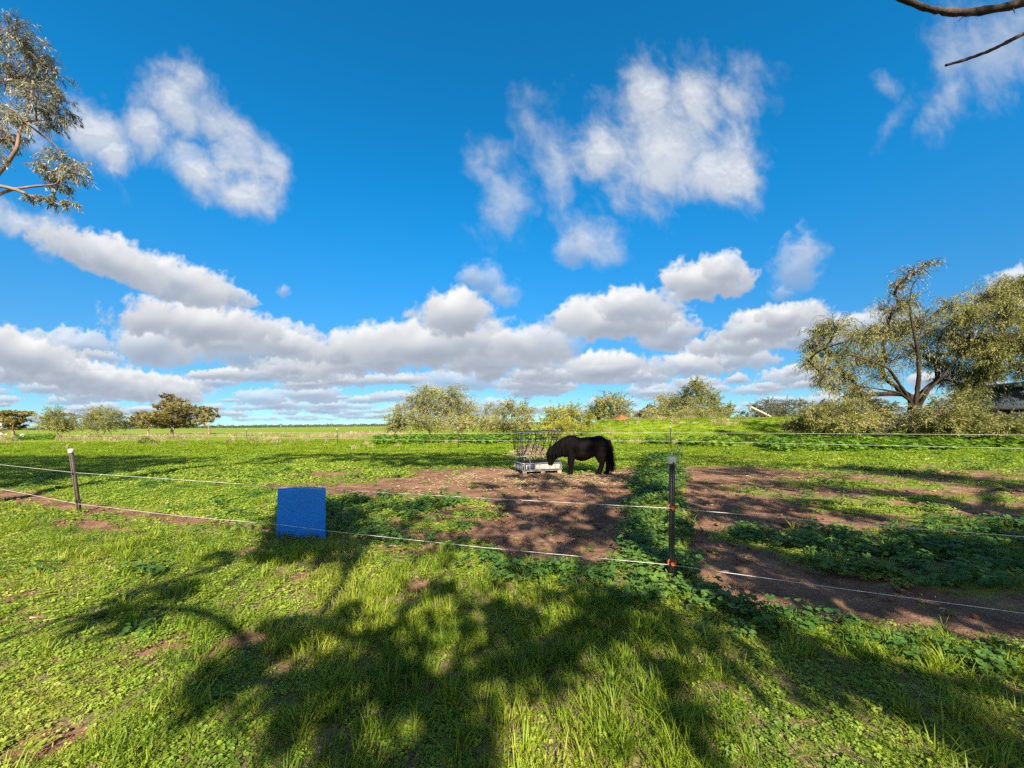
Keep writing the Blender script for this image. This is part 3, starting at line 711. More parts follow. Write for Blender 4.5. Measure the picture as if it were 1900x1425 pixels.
tree('pepper_tree', 'windswept pepper tree hanging over the dark shed at the right edge', 'tree', at_base(1985, 25.5), clumps_px([
    (1880,540,50,34),(1830,560,44,32),(1790,585,30,24),(1860,590,54,40),(1920,580,60,50),(1900,640,56,44),(1850,635,46,34),(1905,690,44,30),(1820,650,34,30),(1960,620,70,60),
    (1800,725,30,30),(1815,695,30,26),(1835,700,24,20),(1840,665,40,30),(1890,530,30,22),(1990,680,60,50)], 24.5, .8, 2),
    BK_PEP, LF_PEP, trunk_r=.28, rk=.042, lean=A(1960, 735, 25.5), twigs=80, lpt=34, L=.19, W=.026, droop=.7, sag=.45, seed=2, jit=.22, twig_r=.010, dirbias=(.18, 0, -.05))
def bush(label, px, Y, cl, leaf=None, seed=0, nm='bush', cat='bush', group=None, bk=None, **k):
    kw = dict(rk=.03, twigs=75, lpt=28, L=.15, W=.045, droop=.15, sag=.15, fork=.12, jit=.18, twig_r=.010); kw.update(k)
    return tree(nm, label, cat, at_base(px, Y), clumps_px(cl, Y, .8, seed), bk or BK_GREY, leaf or LF_BUSH, group=group, seed=seed, **kw)
UG = 'bushes under the pepper trees'
bush('low olive bush with a shadowed side below the left limbs of the pepper tree', 1560, 25.5, [(1510,772,40,24),(1550,762,44,26),(1600,765,44,28),(1480,790,30,14),(1580,785,50,20),(1530,790,40,16)], seed=3, group=UG)
bush('dark twiggy bush around the foot of the forked pepper tree trunk', 1650, 25.0, [(1640,765,30,26),(1690,778,40,18),(1620,750,20,20),(1660,790,40,18),(1600,790,40,16)], LF_DARK, seed=4, group=UG)
bush('broad pale olive bush in the sun in front of the dark shed', 1790, 22.5, [(1740,770,44,32),(1780,755,44,34),(1800,780,50,26),(1725,795,36,18),(1760,795,50,18),(1835,790,40,18)], seed=5, group=UG)
bush('thin bush at the right frame edge below the shed wall', 1870, 21.5, [(1870,796,40,16),(1905,790,36,22),(1850,785,24,20)], seed=6, group=UG)
# dense bushes and trees across the middle
MG = 'bushes beyond the far wire fence'
bush('biggest olive bush beyond the far fence with bare grey twigs on top', 800, 43, [(795,732,34,22),(835,735,38,24),(770,752,34,24),(815,765,50,32),(860,760,34,28),(745,775,36,24),(790,785,50,22),(850,788,44,20),(733,790,24,14),(872,778,22,22)],
     seed=7, group=MG, nm='bush', twigs=42, lpt=26, L=.22, W=.07)
bush('olive bush with upright bare stems between the biggest bush and the yellow-green one', 935, 41, [(910,770,28,26),(948,760,36,24),(975,768,24,28),(930,790,44,20),(965,792,34,18),(895,790,22,18)], seed=8, group=MG, twigs=42, lpt=24, L=.21, W=.065)
bush('bright yellow-green bush right behind the hay feeder', 1045, 39, [(1030,775,34,26),(1060,770,30,24),(1080,785,28,22),(1040,795,44,18),(1015,792,22,18)], LF_YEL, 9, group=MG, twigs=50, lpt=28, L=.20, W=.06)
TG = 'trees standing behind the grassy bank'
bush('rounded olive tree on the near end of the grassy bank beside the red soil heap', 1130, 58, [(1130,742,32,20),(1110,758,26,20),(1150,755,26,22),(1130,770,44,16),(1160,770,18,14),(1103,772,20,14)], seed=10, nm='wattle_tree', cat='tree', group=TG, twigs=26, lpt=26, L=.30, W=.095)
bush('tall pointed olive tree, the highest behind the grassy bank', 1295, 58, [(1292,712,18,16),(1285,730,30,20),(1310,735,26,22),(1265,748,30,22),(1330,752,22,22),(1295,755,46,24),(1250,765,26,18),(1340,768,18,16),(1290,772,60,14)], seed=11, nm='wattle_tree', cat='tree', group=TG, twigs=26, lpt=26, L=.30, W=.095)
bush('ragged olive tree touching the left side of the tallest tree behind the bank', 1232, 62, [(1235,745,22,16),(1222,762,24,18),(1250,752,20,16),(1212,772,20,12),(1240,772,26,14)], LF_BUSH, 12, nm='wattle_tree', cat='tree', group=TG, twigs=26, lpt=26, L=.30, W=.095)
bush('small dark gum with two flat crowns left of the ragged olive tree', 1203, 75, [(1206,756,11,6),(1196,768,12,8),(1188,772,12,8),(1207,773,12,8)], LF_DARK, 13, nm='gum_tree', cat='tree', group=TG, twigs=24, lpt=26, L=.34, W=.12)
bush('small thin tree at the right foot of the tallest tree behind the bank', 1352, 60, [(1354,760,12,14),(1346,772,14,10)], seed=14, nm='wattle_tree', cat='tree', group=TG, twigs=22, lpt=22, L=.30, W=.09)
bush('little round dark tree alone on the horizon beyond the bank', 1376, 110, [(1374,770,10,7),(1382,773,8,6)], LF_DARK, 15, nm='gum_tree', cat='tree', group=TG, twigs=6, lpt=26, L=.5, W=.2)
bush('brown-grey gum behind the raised grain auger', 1420, 75, [(1402,758,14,12),(1425,752,22,14),(1445,762,22,16),(1412,770,22,10),(1440,774,26,10)], LF_DARK, 16, nm='gum_tree', cat='tree', group=TG, twigs=22, lpt=24, L=.32, W=.11)
bush('dark feathery tree between the grain auger and the low olive bush', 1468, 48, [(1460,750,24,14),(1485,752,24,14),(1450,768,26,16),(1490,772,30,16),(1515,765,20,14)], LF_DARK, 17, nm='wattle_tree', cat='tree', group=TG, twigs=26, lpt=22, L=.22, W=.06)
bush('dark broad-leaved shrub poking up behind the low olive bush', 1532, 40, [(1530,752,18,10),(1545,762,18,12),(1515,765,16,10)], LF_DARK, 18, nm='shrub', group=UG, twigs=34, lpt=24, L=.2, W=.07)
# far left
LG = 'trees along the left horizon'
tree('mallee_tree', 'tall golden-brown mallee gum with layered rounded crowns, highest on the left horizon', 'tree', at_base(318, 95), clumps_px([
    (312,735,12,5),(322,746,20,8),(303,754,18,7),(335,756,20,8),(318,766,26,8),(348,765,16,7),(300,772,22,8),(330,777,30,8),(362,757,14,7),(372,768,14,9),(300,782,26,7),(345,784,26,7),(320,788,34,6)], 95, .8, 20), BK_GUM, LF_MAL, group=LG, trunk_r=.35, rk=.07, twigs=13, lpt=34, L=.46, W=.17, droop=.0, sag=.0, seed=20, fork=.3, inner=.5)
tree('mallee_tree', 'low golden mallee spreading to the left of the tall golden mallee gum', 'tree', at_base(275, 92), clumps_px([
    (262,770,16,6),(280,768,16,6),(252,777,10,5),(290,778,16,6),(270,780,22,6),(262,787,16,5),(285,788,20,5)], 92, .8, 21), BK_GUM, LF_MAL, group=LG, trunk_r=.22, rk=.06, twigs=13, lpt=34, L=.44, W=.16, droop=.0, sag=.0, seed=21, fork=.3, inner=.5)
tree('mallee_tree', 'thin see-through mallee with pale limbs at the right end of the mallee group', 'tree', at_base(388, 92), clumps_px([
    (380,758,9,4),(394,761,11,5),(385,770,12,6),(399,772,7,5),(378,780,16,6)], 92, .8, 22), BK_GUM, LF_MAL, group=LG, trunk_r=.2, rk=.06, twigs=12, lpt=30, L=.45, W=.18, droop=.0, sag=.0, seed=22, fork=.3, inner=.5)
tree('mallee_tree', 'flat-topped mallee gum at the left edge beside the white trailer', 'tree', at_base(24, 78), clumps_px([
    (18,767,18,5),(40,768,16,5),(2,770,16,6),(34,779,18,5),(14,783,16,8),(28,790,14,6)], 78, .8, 23), BK_GUM, LF_MAL, group=LG, trunk_r=.25, rk=.06, twigs=16, lpt=40, L=.40, W=.18, droop=.0, sag=.0, seed=23, fork=.35, inner=.5)
bush('feathery grey-green bush on the left horizon, the more left of two', 110, 72, [(110,772,26,18),(90,780,20,16),(130,782,20,16),(112,792,36,10)], seed=24, group=LG, twigs=24, lpt=28, L=.34, W=.09)
bush('rounded grey-green bush on the left horizon just left of the mallee group', 190, 72, [(190,768,26,18),(170,780,24,16),(212,778,22,18),(190,790,40,12),(238,788,20,8)], seed=25, group=LG, twigs=24, lpt=28, L=.34, W=.09)
bush('tiny brown bush at the left edge below the white trailer', 6, 68, [(4,799,10,5),(-8,798,10,6)], LF_MAL, 26, group=LG, nm='bush', twigs=8, lpt=24, L=.3, W=.1)
bush('small lone shrub standing in the lawn inside the far fence', 270, 38.5, [(268,815,8,6),(276,818,9,5),(262,820,8,4)], LF_BUSH, 27, nm='shrub', twigs=26, lpt=20, L=.16, W=.04, rk=.012)

def treeline():
    r = np.random.default_rng(31); n = 26000
    Y = r.uniform(620, 760, n); px = r.uniform(-60, 1100, n); u = (px - CX) / FPX
    prof = 4.0 + 3.4 * fbm(px * .06, px * 0 + 3, 4, .6, 201) + 3.2 * sstep(fbm(px * .11, px * 0 + 9, 3, .6, 203), .15, .5)
    z = np.maximum(prof, .8) * r.uniform(0, 1, n) ** .8
    c = np.stack([u * Y, Y, z], -1)
    v, q = leaf_quads(c, r.normal(size=(n, 3)), 1.6, 1.1, r)
    tag(build('treeline', v, q, mat=LF_FAR), kind='stuff')
treeline()

# ------------------------------------------------------------------ the gum at the left edge of the photograph
GY = 7.6
gum = tree('gum_tree', 'grey-green gum tree with pale orange limbs reaching in at the top left', 'tree', (-11.6, 7.7, -.1), clumps_px([
    (20,60,44,40),(62,92,36,36),(-20,90,60,60),(90,130,36,34),(50,140,44,36),(112,185,26,30),(70,185,40,30),(120,215,20,22),(90,222,30,20),(15,150,40,40),(10,210,30,30),(45,225,26,26),
    (30,262,24,18),(8,258,24,22),(120,300,42,26),(95,318,28,20),(140,325,26,22),(110,345,26,16),(100,375,20,12),(130,378,16,10),(60,365,14,10),(-60,180,60,70),(-80,60,60,60),(-40,280,50,40)], GY, .6, 30),
    BK_GUM, LF_GUM, trunk_r=.22, rk=.009, lean=A(-90, 420, 7.7), twigs=120, lpt=28, L=.085, W=.012, droop=.9, sag=.35, seed=30, twig_r=.0045, jit=.16, leafy=1.0)
def limb(parent, pts, r0, r1, mat, S=8, name='branch', twigs=0, seed=0):
    P = np.array(pts, float); n = len(P); f = np.linspace(0, n - 1, n * 6)
    B = np.stack([np.interp(f, np.arange(n), P[:, k]) for k in range(3)], -1)
    for _ in range(3): B[1:-1] = B[1:-1] * .5 + .25 * (B[:-2] + B[2:])
    rr = np.linspace(r0, r1, len(B)); r = np.random.default_rng(seed); rr = rr * (1 + .10 * r.normal(size=len(B)))
    v, q = tubes(B[None], rr[None], S); V, Q = [v], [q]; off = len(v)
    for i in range(twigs):
        k = r.integers(3, len(B) - 1); d = r.normal(size=3); d /= np.linalg.norm(d); ln = r.uniform(.03, .09)
        T = B[k] + np.linspace(0, 1, 4)[:, None] * d * ln * (1 + r0 * 10); tv, tq = tubes(T[None], np.linspace(r1 * .35, r1 * .12, 4)[None], 4)
        V.append(tv); Q.append(tq + off); off += len(tv)
    o = build(name, np.concatenate(V) - np.array(parent.location), np.concatenate(Q), mat=mat, parent=parent, smooth=True); return o
limb(gum, [A(-90, 420, 7.7), A(-30, 372, 7.6), A(20, 352, 7.6), A(60, 346, 7.5), A(108, 342, 7.5), A(112, 318, 7.5)], .032, .012, BK_GUM, seed=1)
limb(gum, [A(-90, 420, 7.7), A(-20, 340, 7.6), A(12, 305, 7.6), A(32, 275, 7.6), A(37, 240, 7.6), A(55, 200, 7.6), A(62, 150, 7.6)], .045, .014, BK_GUM, seed=2)

limb(pep, [A(1698, 795, 25.6), A(1699, 745, 25.5), A(1706, 695, 25.3), A(1702, 645, 25.2), A(1692, 600, 25.3), A(1688, 562, 25.6), A(1692, 528, 25.9), A(1728, 490, 26)], .15, .014, BK_PEP, seed=11)
limb(pep, [A(1696, 765, 25.6), A(1684, 735, 25.3), A(1664, 706, 25.0), A(1650, 684, 24.8), A(1612, 668, 24.6), A(1560, 655, 24.6)], .12, .025, BK_PEP, seed=12)
limb(pep, [A(1702, 760, 25.6), A(1722, 724, 25.2), A(1752, 696, 25.0), A(1772, 668, 24.9), A(1800, 630, 24.9)], .12, .025, BK_PEP, seed=13)
limb(pep, [A(1690, 745, 25.4), A(1668, 728, 24.9), A(1630, 722, 24.6), A(1592, 716, 24.5)], .08, .03, BK_PEP, seed=14)
# ------------------------------------------------------------------ the trees behind the camera whose shade falls across the paddock
def shade(px, py, r, h=None, flat=.55, lf=1.0):
    g = G(px, py); need = (g[1] + 2.2) * TAN
    h = max(h or 0, need, 4.6) + .35 * ((int(px) * 7 + int(py) * 3) % 9) / 3
    c = np.array([g[0] - SDIR.x * h / TAN, g[1] - SDIR.y * h / TAN, h]); return (c, (r, r, r * flat + .1), lf)
SH = dict(twigs=26, lpt=22, L=.17, W=.055, droop=.5, sag=.2, twig_r=.008, rk=.028, jit=.2)
def shade_tree(label, base, blobs, seed, lean, **k):
    kw = dict(SH); kw.update(k)
    return tree('gum_tree', label, 'tree', (*base, -.1), [shade(*b) for b in blobs], BK_DARK, LF_GUM, group='trees behind the viewer', seed=seed, lean=lean, **kw)
shade_tree('gum tree behind the viewer shading the grass in front of the blue sheet', (.3, -7.0), [
    (640,1005,.70),(740,990,.75),(860,1000,.75),(960,1015,.55),(680,955,.95),(800,950,.95),(920,975,.85),(1040,1020,.55),(640,930,.75),
    (450,1030,.40),(530,1015,.36),(340,1085,.32),(250,1112,.28),(300,1128,.30),(200,1145,.20),(640,1035,.3),
    (590,1150,.46),(520,1195,.34),(670,1185,.42),(600,1235,.34),(470,1235,.20),(390,1275,.14),(690,1285,.28),(590,1320,.22),(750,1235,.28),(740,1390,.22),(640,1380,.16),(820,1340,.18),
    (800,1110,.40),(880,1125,.40),(960,1115,.42),(1060,1100,.36),(900,1190,.28),(1000,1170,.30),(1090,1165,.26),(840,1270,.18),(930,1245,.22),(1030,1225,.20),(1150,1195,.24),(1200,1140,.30),(1130,1115,.32),(1000,1240,.16),(860,1400,.14)], 40, (.2, -6.4, 3.2), trunk_r=.22, rk=.017, leafy=.56)
shade_tree('slim gum tree added behind the viewer to shade the blue sheet', (-3.6, -5.2), [*[(x_, y_, .40, 0, .55, 2.6) for x_ in (541, 568, 598, 624) for y_ in (1008, 992, 976, 960, 944)]], 46, (-3.3, -4.6, 3.0), trunk_r=.10, rk=.007)  # extra unseen tree, its clumps packed to keep the sheet in shade
shade_tree('gum tree behind the viewer shading the pony and hay feeder', (3.5, -6.5), [
    (1080,905,.9),(1000,900,.7),(1120,935,.7),(1040,950,.6),(960,925,.55),(1150,885,1.0),(1090,870,1.1),(1140,990,.45),(1060,985,.45),(990,965,.4),
    (1210,870,.9),(1225,912,.45),*[(x, y, r_, 0, .5, 1.7) for y, x0, x1, r_, st in ((846,600,960,1.2,52),(854,640,1000,1.15,50),(862,740,1000,1.0,48)) for x in range(x0, x1, st)],(570,851,.6),(900,900,.5),(940,940,.5),(1175,905,.5),(1120,965,.5),(1240,848,1.2),(1180,855,1.2),(1320,850,.9),
    (1100,820,1.0,12),(1040,862,1.0),(1000,884,.55),(1030,886,.5),(965,886,.5)], 41, (3.6, -6.0, 5.0), trunk_r=.4, leafy=1.35)
shade_tree('gum tree behind the viewer shading the right-hand dirt paddock', (9.5, -4.5), [
    (1300,900,.7),(1360,925,.7),(1420,900,.8),(1300,950,.55),(1380,955,.5),(1340,1000,.55),(1450,1000,.5),(1310,1040,.4),(1420,1050,.45),(1520,1060,.45),(1600,1080,.45),(1700,1090,.5),(1800,1110,.5),
    (1600,1020,.6),(1700,1010,.7),(1800,1030,.7),(1880,1050,.7),(1560,1100,.4),(1680,1130,.4),(1850,1080,.5),(1500,990,.5),(1750,1060,.6),(1880,1120,.4),(1450,1090,.35),
    (1270,930,.6),(1280,980,.5),(1290,1010,.45),(1370,1015,.45),(1480,1040,.45),(1560,1040,.5),(1660,1060,.5),(1760,1100,.5),(1340,940,.6),(1430,965,.6),(1480,930,.6),(1480,865,.8),(1540,868,.9),(1660,880,1.0),(1740,884,1.0),(1850,900,1.0),(1600,870,1.0),(1700,880,1.1),(1800,890,1.1),(1880,905,1.1),(1540,905,.9),(1660,915,.8),(1780,935,.8),(1880,950,.8),(1460,945,.5),(1600,955,.5),(1900,1005,.7)], 42, (9.6, -4.2, 4.4), trunk_r=.42, leafy=1.5)
shade_tree('gum tree behind the viewer shading the near weeds on the right', (4.6, -3.2), [
    (1330,1160,.26),(1420,1185,.28),(1500,1215,.22),(1870,1345,.26),(1800,1390,.22),(1910,1290,.26),(1900,1400,.28),(1580,1250,.16),(1260,1170,.24),(1340,1215,.20),(1460,1230,.18),(1640,1250,.18),(1720,1290,.18),(1280,1350,.08)], 43, (4.6, -3.2, 3.2), trunk_r=.14, rk=.014, leafy=.6)
shade_tree('gum tree off to the left whose pointed shadow lies on the paddock', (-20, -3.0), [
    *[(x, y, r_, 0, .5, 1.0) for y, x0, x1, r_, st in ((851,-120,300,1.5,50),(859,-120,385,1.4,52),(868,-140,300,1.3,55),(878,-140,220,1.25,58),(889,-140,150,1.1,60),(900,-140,80,1.0,62)) for x in range(x0, x1, st)], (345,853,.8),(395,852,.5)], 44, (-19.6, -2.8, 5.0), trunk_r=.4, leafy=2.6)
t_dead = tree('gum_tree', 'gum tree with bare dead branches hanging in at the top right', 'tree', (9.2, .2, -.1),
     [((9.6, -.5, 9.0), (1.2, 1.2, .8)), ((10.6, .6, 9.6), (1.3, 1.3, .8)), ((8.8, -1.4, 9.8), (1.2, 1.2, .8)), ((9.8, .2, 10.6), (1.3, 1.3, .9))], BK_DARK, LF_GUM, seed=45, lean=(9.2, 0, 5.4), trunk_r=.25, **{k: v for k, v in SH.items() if k != 'rk'})
limb(t_dead, [(9.2, .1, 5.6), (8.4, 2.4, 6.3), A(1990, -20, 4.6), A(1890, 8, 4.6), A(1815, 22, 4.6), A(1765, 24, 4.6), A(1720, 16, 4.6), A(1668, -4, 4.6), A(1620, -40, 4.6)], .05, .026, BK_DARK, twigs=9, seed=3)
limb(t_dead, [(9.2, .1, 5.3), (8.0, 2.6, 5.9), A(1990, 22, 4.7), A(1900, 62, 4.7), A(1838, 94, 4.7), A(1788, 112, 4.7), A(1755, 121, 4.7)], .034, .013, BK_DARK, twigs=4, seed=4)
# ------------------------------------------------------------------ mesh collector for made things
class MB:
    def __init__(s): s.v = []; s.q = []; s.t = []
    def add(s, v, q=None, t=None):
        o = len(s.v); s.v += [tuple(x) for x in v]
        if q is not None: s.q += [tuple(int(i) + o for i in f) for f in q]
        if t is not None: s.t += [tuple(int(i) + o for i in f) for f in t]
    def box(s, c, size, ax=None, taper=1.0, bev=0.0):
        """a box with its edges cut back a little; ax = 3x3 axes"""
        ax = np.eye(3) if ax is None else np.array(ax, float); h = np.array(size) / 2
        bm = bmesh.new(); bmesh.ops.create_cube(bm, size=1.0)
        for v in bm.verts:
            k = taper if v.co.z > 0 else 1.0; v.co = Vector((v.co.x * size[0] * k, v.co.y * size[1] * k, v.co.z * size[2]))
        if bev: bmesh.ops.bevel(bm, geom=list(bm.edges), offset=bev, segments=1, affect='EDGES')
        bmesh.ops.triangulate(bm, faces=[f for f in bm.faces if len(f.verts) > 4])
        bm.verts.index_update()
        V = [tuple(np.array(c) + np.array(v.co) @ ax) for v in bm.verts]
        s.add(V, [[v.index for v in f.verts] for f in bm.faces if len(f.verts) == 4], [[v.index for v in f.verts] for f in bm.faces if len(f.verts) == 3]); bm.free()
    def tube(s, pts, r, S=8, cap=True):
        P = np.array(pts, float); rr = np.full(len(P), r) if np.isscalar(r) else np.array(r, float)
        v, q = tubes(P[None], rr[None], S); n = len(P); o = len(s.v); s.add(v, q)
        if cap:
            for k, c in ((0, P[0]), (n - 1, P[-1])):
                i = len(s.v); s.v.append(tuple(c))
                for j in range(S): s.t.append((i, o + k * S + j, o + k * S + (j + 1) % S))
    def ring(s, c, n, R_, r, S=6, N=18):
        n = Vector(n).normalized(); a = n.orthogonal().normalized(); b = n.cross(a)
        P = [np.array(Vector(c) + (a * math.cos(i / N * 6.2832) + b * math.sin(i / N * 6.2832)) * R_) for i in range(N + 1)]
        s.tube(P, r, S, cap=False)
    def build(s, name, mat, parent=None, smooth=False, origin=None):
        v = np.array(s.v); o0 = np.array(parent.location) if (parent and origin is None) else np.zeros(3)
        return build(name, v - o0, s.q, s.t, mat=mat, parent=parent, smooth=smooth)
M_BLACK = plain('post_black', (.014, .013, .013), (.035, .030, .027), .55, 14, bump=.3)
M_PBROWN = plain('post_brown', (.060, .045, .036), (.115, .085, .065), .7, 12, bump=.4)
M_WHITE = plain('cap_white', (.80, .79, .76), (.62, .60, .56), .5, 30)
M_ORANGE = plain('insulator_orange', (.62, .13, .035), (.45, .085, .025), .4, 20)
M_WIRE = plain('electric_braid', (.56, .54, .52), (.38, .36, .34), .6, 60)
M_WIRE_FAR = plain('electric_braid_pale', (.62, .62, .58), (.50, .50, .46), .6, 60)
M_DKINS = plain('insulator_black', (.02, .02, .02), (.04, .04, .04), .4, 20)

# ------------------------------------------------------------------ near electric fence
def post_base(px, d): 
    p = A(px, 787, d); return np.array([p[0], d, zb(p[0], d)])
def make_post(fence, foot, head, wd, dp, mat, cap, ins=(), insmat=None):
    foot, head = np.array(foot, float), np.array(head, float); up = head - foot; ln = np.linalg.norm(up); up /= ln
    ax0 = np.cross(up, [0, 1, 0]); ax0 /= np.linalg.norm(ax0); ax1 = np.cross(up, ax0)
    b = MB(); b.box((foot + head) / 2 - up * .12, (wd, dp, ln + .24), [ax0, ax1, up], bev=wd * .12)
    b.box((foot + head) / 2 - up * .12 - ax1 * -dp * .62, (wd * .34, dp * .5, ln + .23), [ax0, ax1, up], bev=wd * .06)
    p = b.build('post', mat, fence)
    c = MB(); c.box(head + up * .015, (wd * 1.42, dp * 1.42, cap), [ax0, ax1, up], taper=.9, bev=wd * .14); c.build('cap', M_WHITE, p, origin=0).location = -np.array(fence.location)
    for z in ins:
        q = foot + up * z; i = MB()
        i.tube([q - ax1 * 0 - np.array([0, dp * .9, 0]), q + np.array([0, dp * .9, 0])], wd * .5, 10)
        i.ring(q, (0, 1, 0), wd * .78, wd * .17, 6, 16); i.ring(q + np.array([wd * .72, 0, 0]), (0, 1, .2), wd * .36, wd * .12, 5, 10)
        i.build('insulator', insmat, p, origin=0).location = -np.array(fence.location)
    return p
PL = post_base(146, 7.5); PLt = A(132, 838, 7.4); PC = post_base(1243, 3.86); PCt = A(1247, 857, 3.9)
fence1 = empty('wire_fence', tuple(PC), 'near electric fence with white cord strung across the foreground, orange insulators on its black post', 'fence')
make_post(fence1, PL, PLt, .042, .05, M_PBROWN, .075, (.20, .74), M_DKINS)
make_post(fence1, PC, PCt, .046, .046, M_BLACK, .075, (.195, .745), M_ORANGE)
def wire(fence, pts, r, mat, sag=.0):
    P = []
    for a, b_ in zip(pts[:-1], pts[1:]):
        a, b_ = np.array(a, float), np.array(b_, float)
        for k in range(14):
            t = k / 14; p = a + (b_ - a) * t; p[2] -= sag * 4 * t * (1 - t); P.append(p)
    P.append(np.array(pts[-1], float)); P = np.array(P)
    m = MB(); m.tube(P, r, 6); return m.build('wire', mat, fence, smooth=True)
def on(px, py, d): return A(px, py, d)
wire(fence1, [on(-330, 815, 9.2), on(0, 862, 8.0), on(140, 877, 7.45), on(450, 898, 5.95), on(690, 913, 5.05), on(1244, 943, 3.86), on(1560, 970, 3.36), on(1900, 996, 2.97), on(2200, 1022, 2.7)], .0030, M_WIRE)
wire(fence1, [on(-330, 876, 9.2), on(0, 907, 8.0), on(145, 935, 7.47), on(330, 957, 6.4), on(515, 973, 5.45), on(607, 985, 5.2), on(900, 1016, 4.5), on(1243, 1048, 3.86), on(1560, 1092, 3.36), on(1900, 1138, 2.97), on(2200, 1180, 2.7)], .0030, M_WIRE)

# ------------------------------------------------------------------ far electric fence
FP = [(52, 76, .62), (113, 69, .62), (207, 60, .62), (321, 53.7, .55), (458, 43.9, .9), (626, 33.3, 1.0), (851, 26.9, 1.0), (1245, 23.0, 1.0)]
far0 = post_base(851, 26.9)
fence2 = empty('wire_fence', tuple(far0), 'far electric fence with thin white cord and small white-capped posts across the lawn', 'fence')
WA, WB = [], []
for i, (px, d, s) in enumerate(FP):
    f = post_base(px, d); r_ = np.random.default_rng(60 + i); h = 1.36 + .05 * r_.normal()
    t = f + np.array([-.05 + .05 * r_.normal(), 0, h]); t = f + (t - f) * (h / np.linalg.norm(t - f))
    make_post(fence2, f, t, .046, .046, M_BLACK if i > 3 else M_PBROWN, .085)
    WA.append(f + (t - f) * (1.0 / h)); WB.append(f + (t - f) * (.5 / h))
e = A(2080, 812, 12.4); e2 = A(2080, 842, 12.4)
wire(fence2, WA + [A(1900, 807, 13.9), e], .0050, M_WIRE_FAR); wire(fence2, WB + [A(1900, 832, 13.9), e2], .0050, M_WIRE_FAR)
# pigtail posts
def pigtail(label, px, d, h, mat, lean=0.0, ring=.045):
    f = post_base(px, d); o = empty('pigtail_post', tuple(f), label, 'fence post', 'pigtail posts')
    t = f + np.array([lean, 0, h]); m = MB(); m.tube([f - np.array([0, 0, .15]), f + (t - f) * .5 + np.array([.004, 0, 0]), t], .0065, 6); m.build('stem', mat, o)
    m = MB(); m.ring(t + np.array([.0, 0, ring]), (0, 1, 0), ring, .0085, 6, 16); m.build('loop', mat, o); return o
pigtail('black pigtail post with a loop on top just behind the capped black fence post', 1257, 9.0, .98, M_BLACK, .04, .05)
pigtail('thin rusty pigtail post in the lawn behind the black pigtail loop', 1251, 15.5, 1.0, M_PBROWN, 0, .07)
pigtail('thin leaning grey pigtail post left of the far fence post on the bank side', 1229, 20, .72, M_PBROWN, .16, .04)

# ------------------------------------------------------------------ blue barrel sheet
def blue_sheet():
    m, q, b, out = newmat('blue_plastic'); P = q.new('ShaderNodeTexCoord').outputs['Object']
    n = q.noise(P, 3.0, 5, .6); n2 = q.noise(P, 45, 4, .6)
    c = q.ramp(n, [(.3, (.001, .175, .66)), (.7, (.002, .215, .76))])
    c = q.mix(q.ss(n2, .62, .78, 0, .14), c, (.03, .20, .68, 1)); q.l.new(c, b.inputs['Base Color'])
    b.inputs['Roughness'].default_value = .40; b.inputs['Specular IOR Level'].default_value = .30
    sp_ = q.new('ShaderNodeSeparateXYZ'); q.l.new(P, sp_.inputs[0])
    base = np.array([B0[0], B0[1], zb(B0[0], B0[1]) - .06]); W0, W1 = .73, .705; H = .765; N, K = 25, 15; th = .007
    V, Q = [], []
    for side in (0, 1):
        for j in range(K):
            t = j / (K - 1); half = (W0 + (W1 - W0) * t) / 2; Rr = .85
            for i in range(N):
                u = (i / (N - 1) * 2 - 1); ang = u * math.asin(half / Rr); rr = Rr + th * side
                sagit = math.sin(t * math.pi) * .004 * math.cos(u * 2)
                V.append((rr * math.sin(ang), (rr * math.cos(ang) - Rr * .955) + sagit + .03 * t, H * t + .006 * u + .004 * math.cos(u * 3)))
    o = N * K
    for j in range(K - 1):
        for i in range(N - 1):
            a = j * N + i; Q += [(a, a + 1, a + N + 1, a + N), (o + a + N, o + a + N + 1, o + a + 1, o + a)]
    for i in range(N - 1):
        Q += [(i, o + i, o + i + 1, i + 1)]; a = (K - 1) * N + i; Q += [(a, a + 1, o + a + 1, o + a)]
    for j in range(K - 1):
        a = j * N; Q += [(a, a + N, o + a + N, o + a)]; a = j * N + N - 1; Q += [(a, o + a, o + a + N, a + N)]
    ob = build('barrel_half', V, Q, mat=m, smooth=False); ob.location = base; ob.rotation_euler = (0, 0, R(-2))
    me = ob.data; me.polygons.foreach_set('use_smooth', np.arange(len(me.polygons)) < 2 * (N - 1) * (K - 1))
    tag(ob, 'blue plastic barrel half standing upright in the weeds behind the lower fence cord', 'barrel')
blue_sheet()

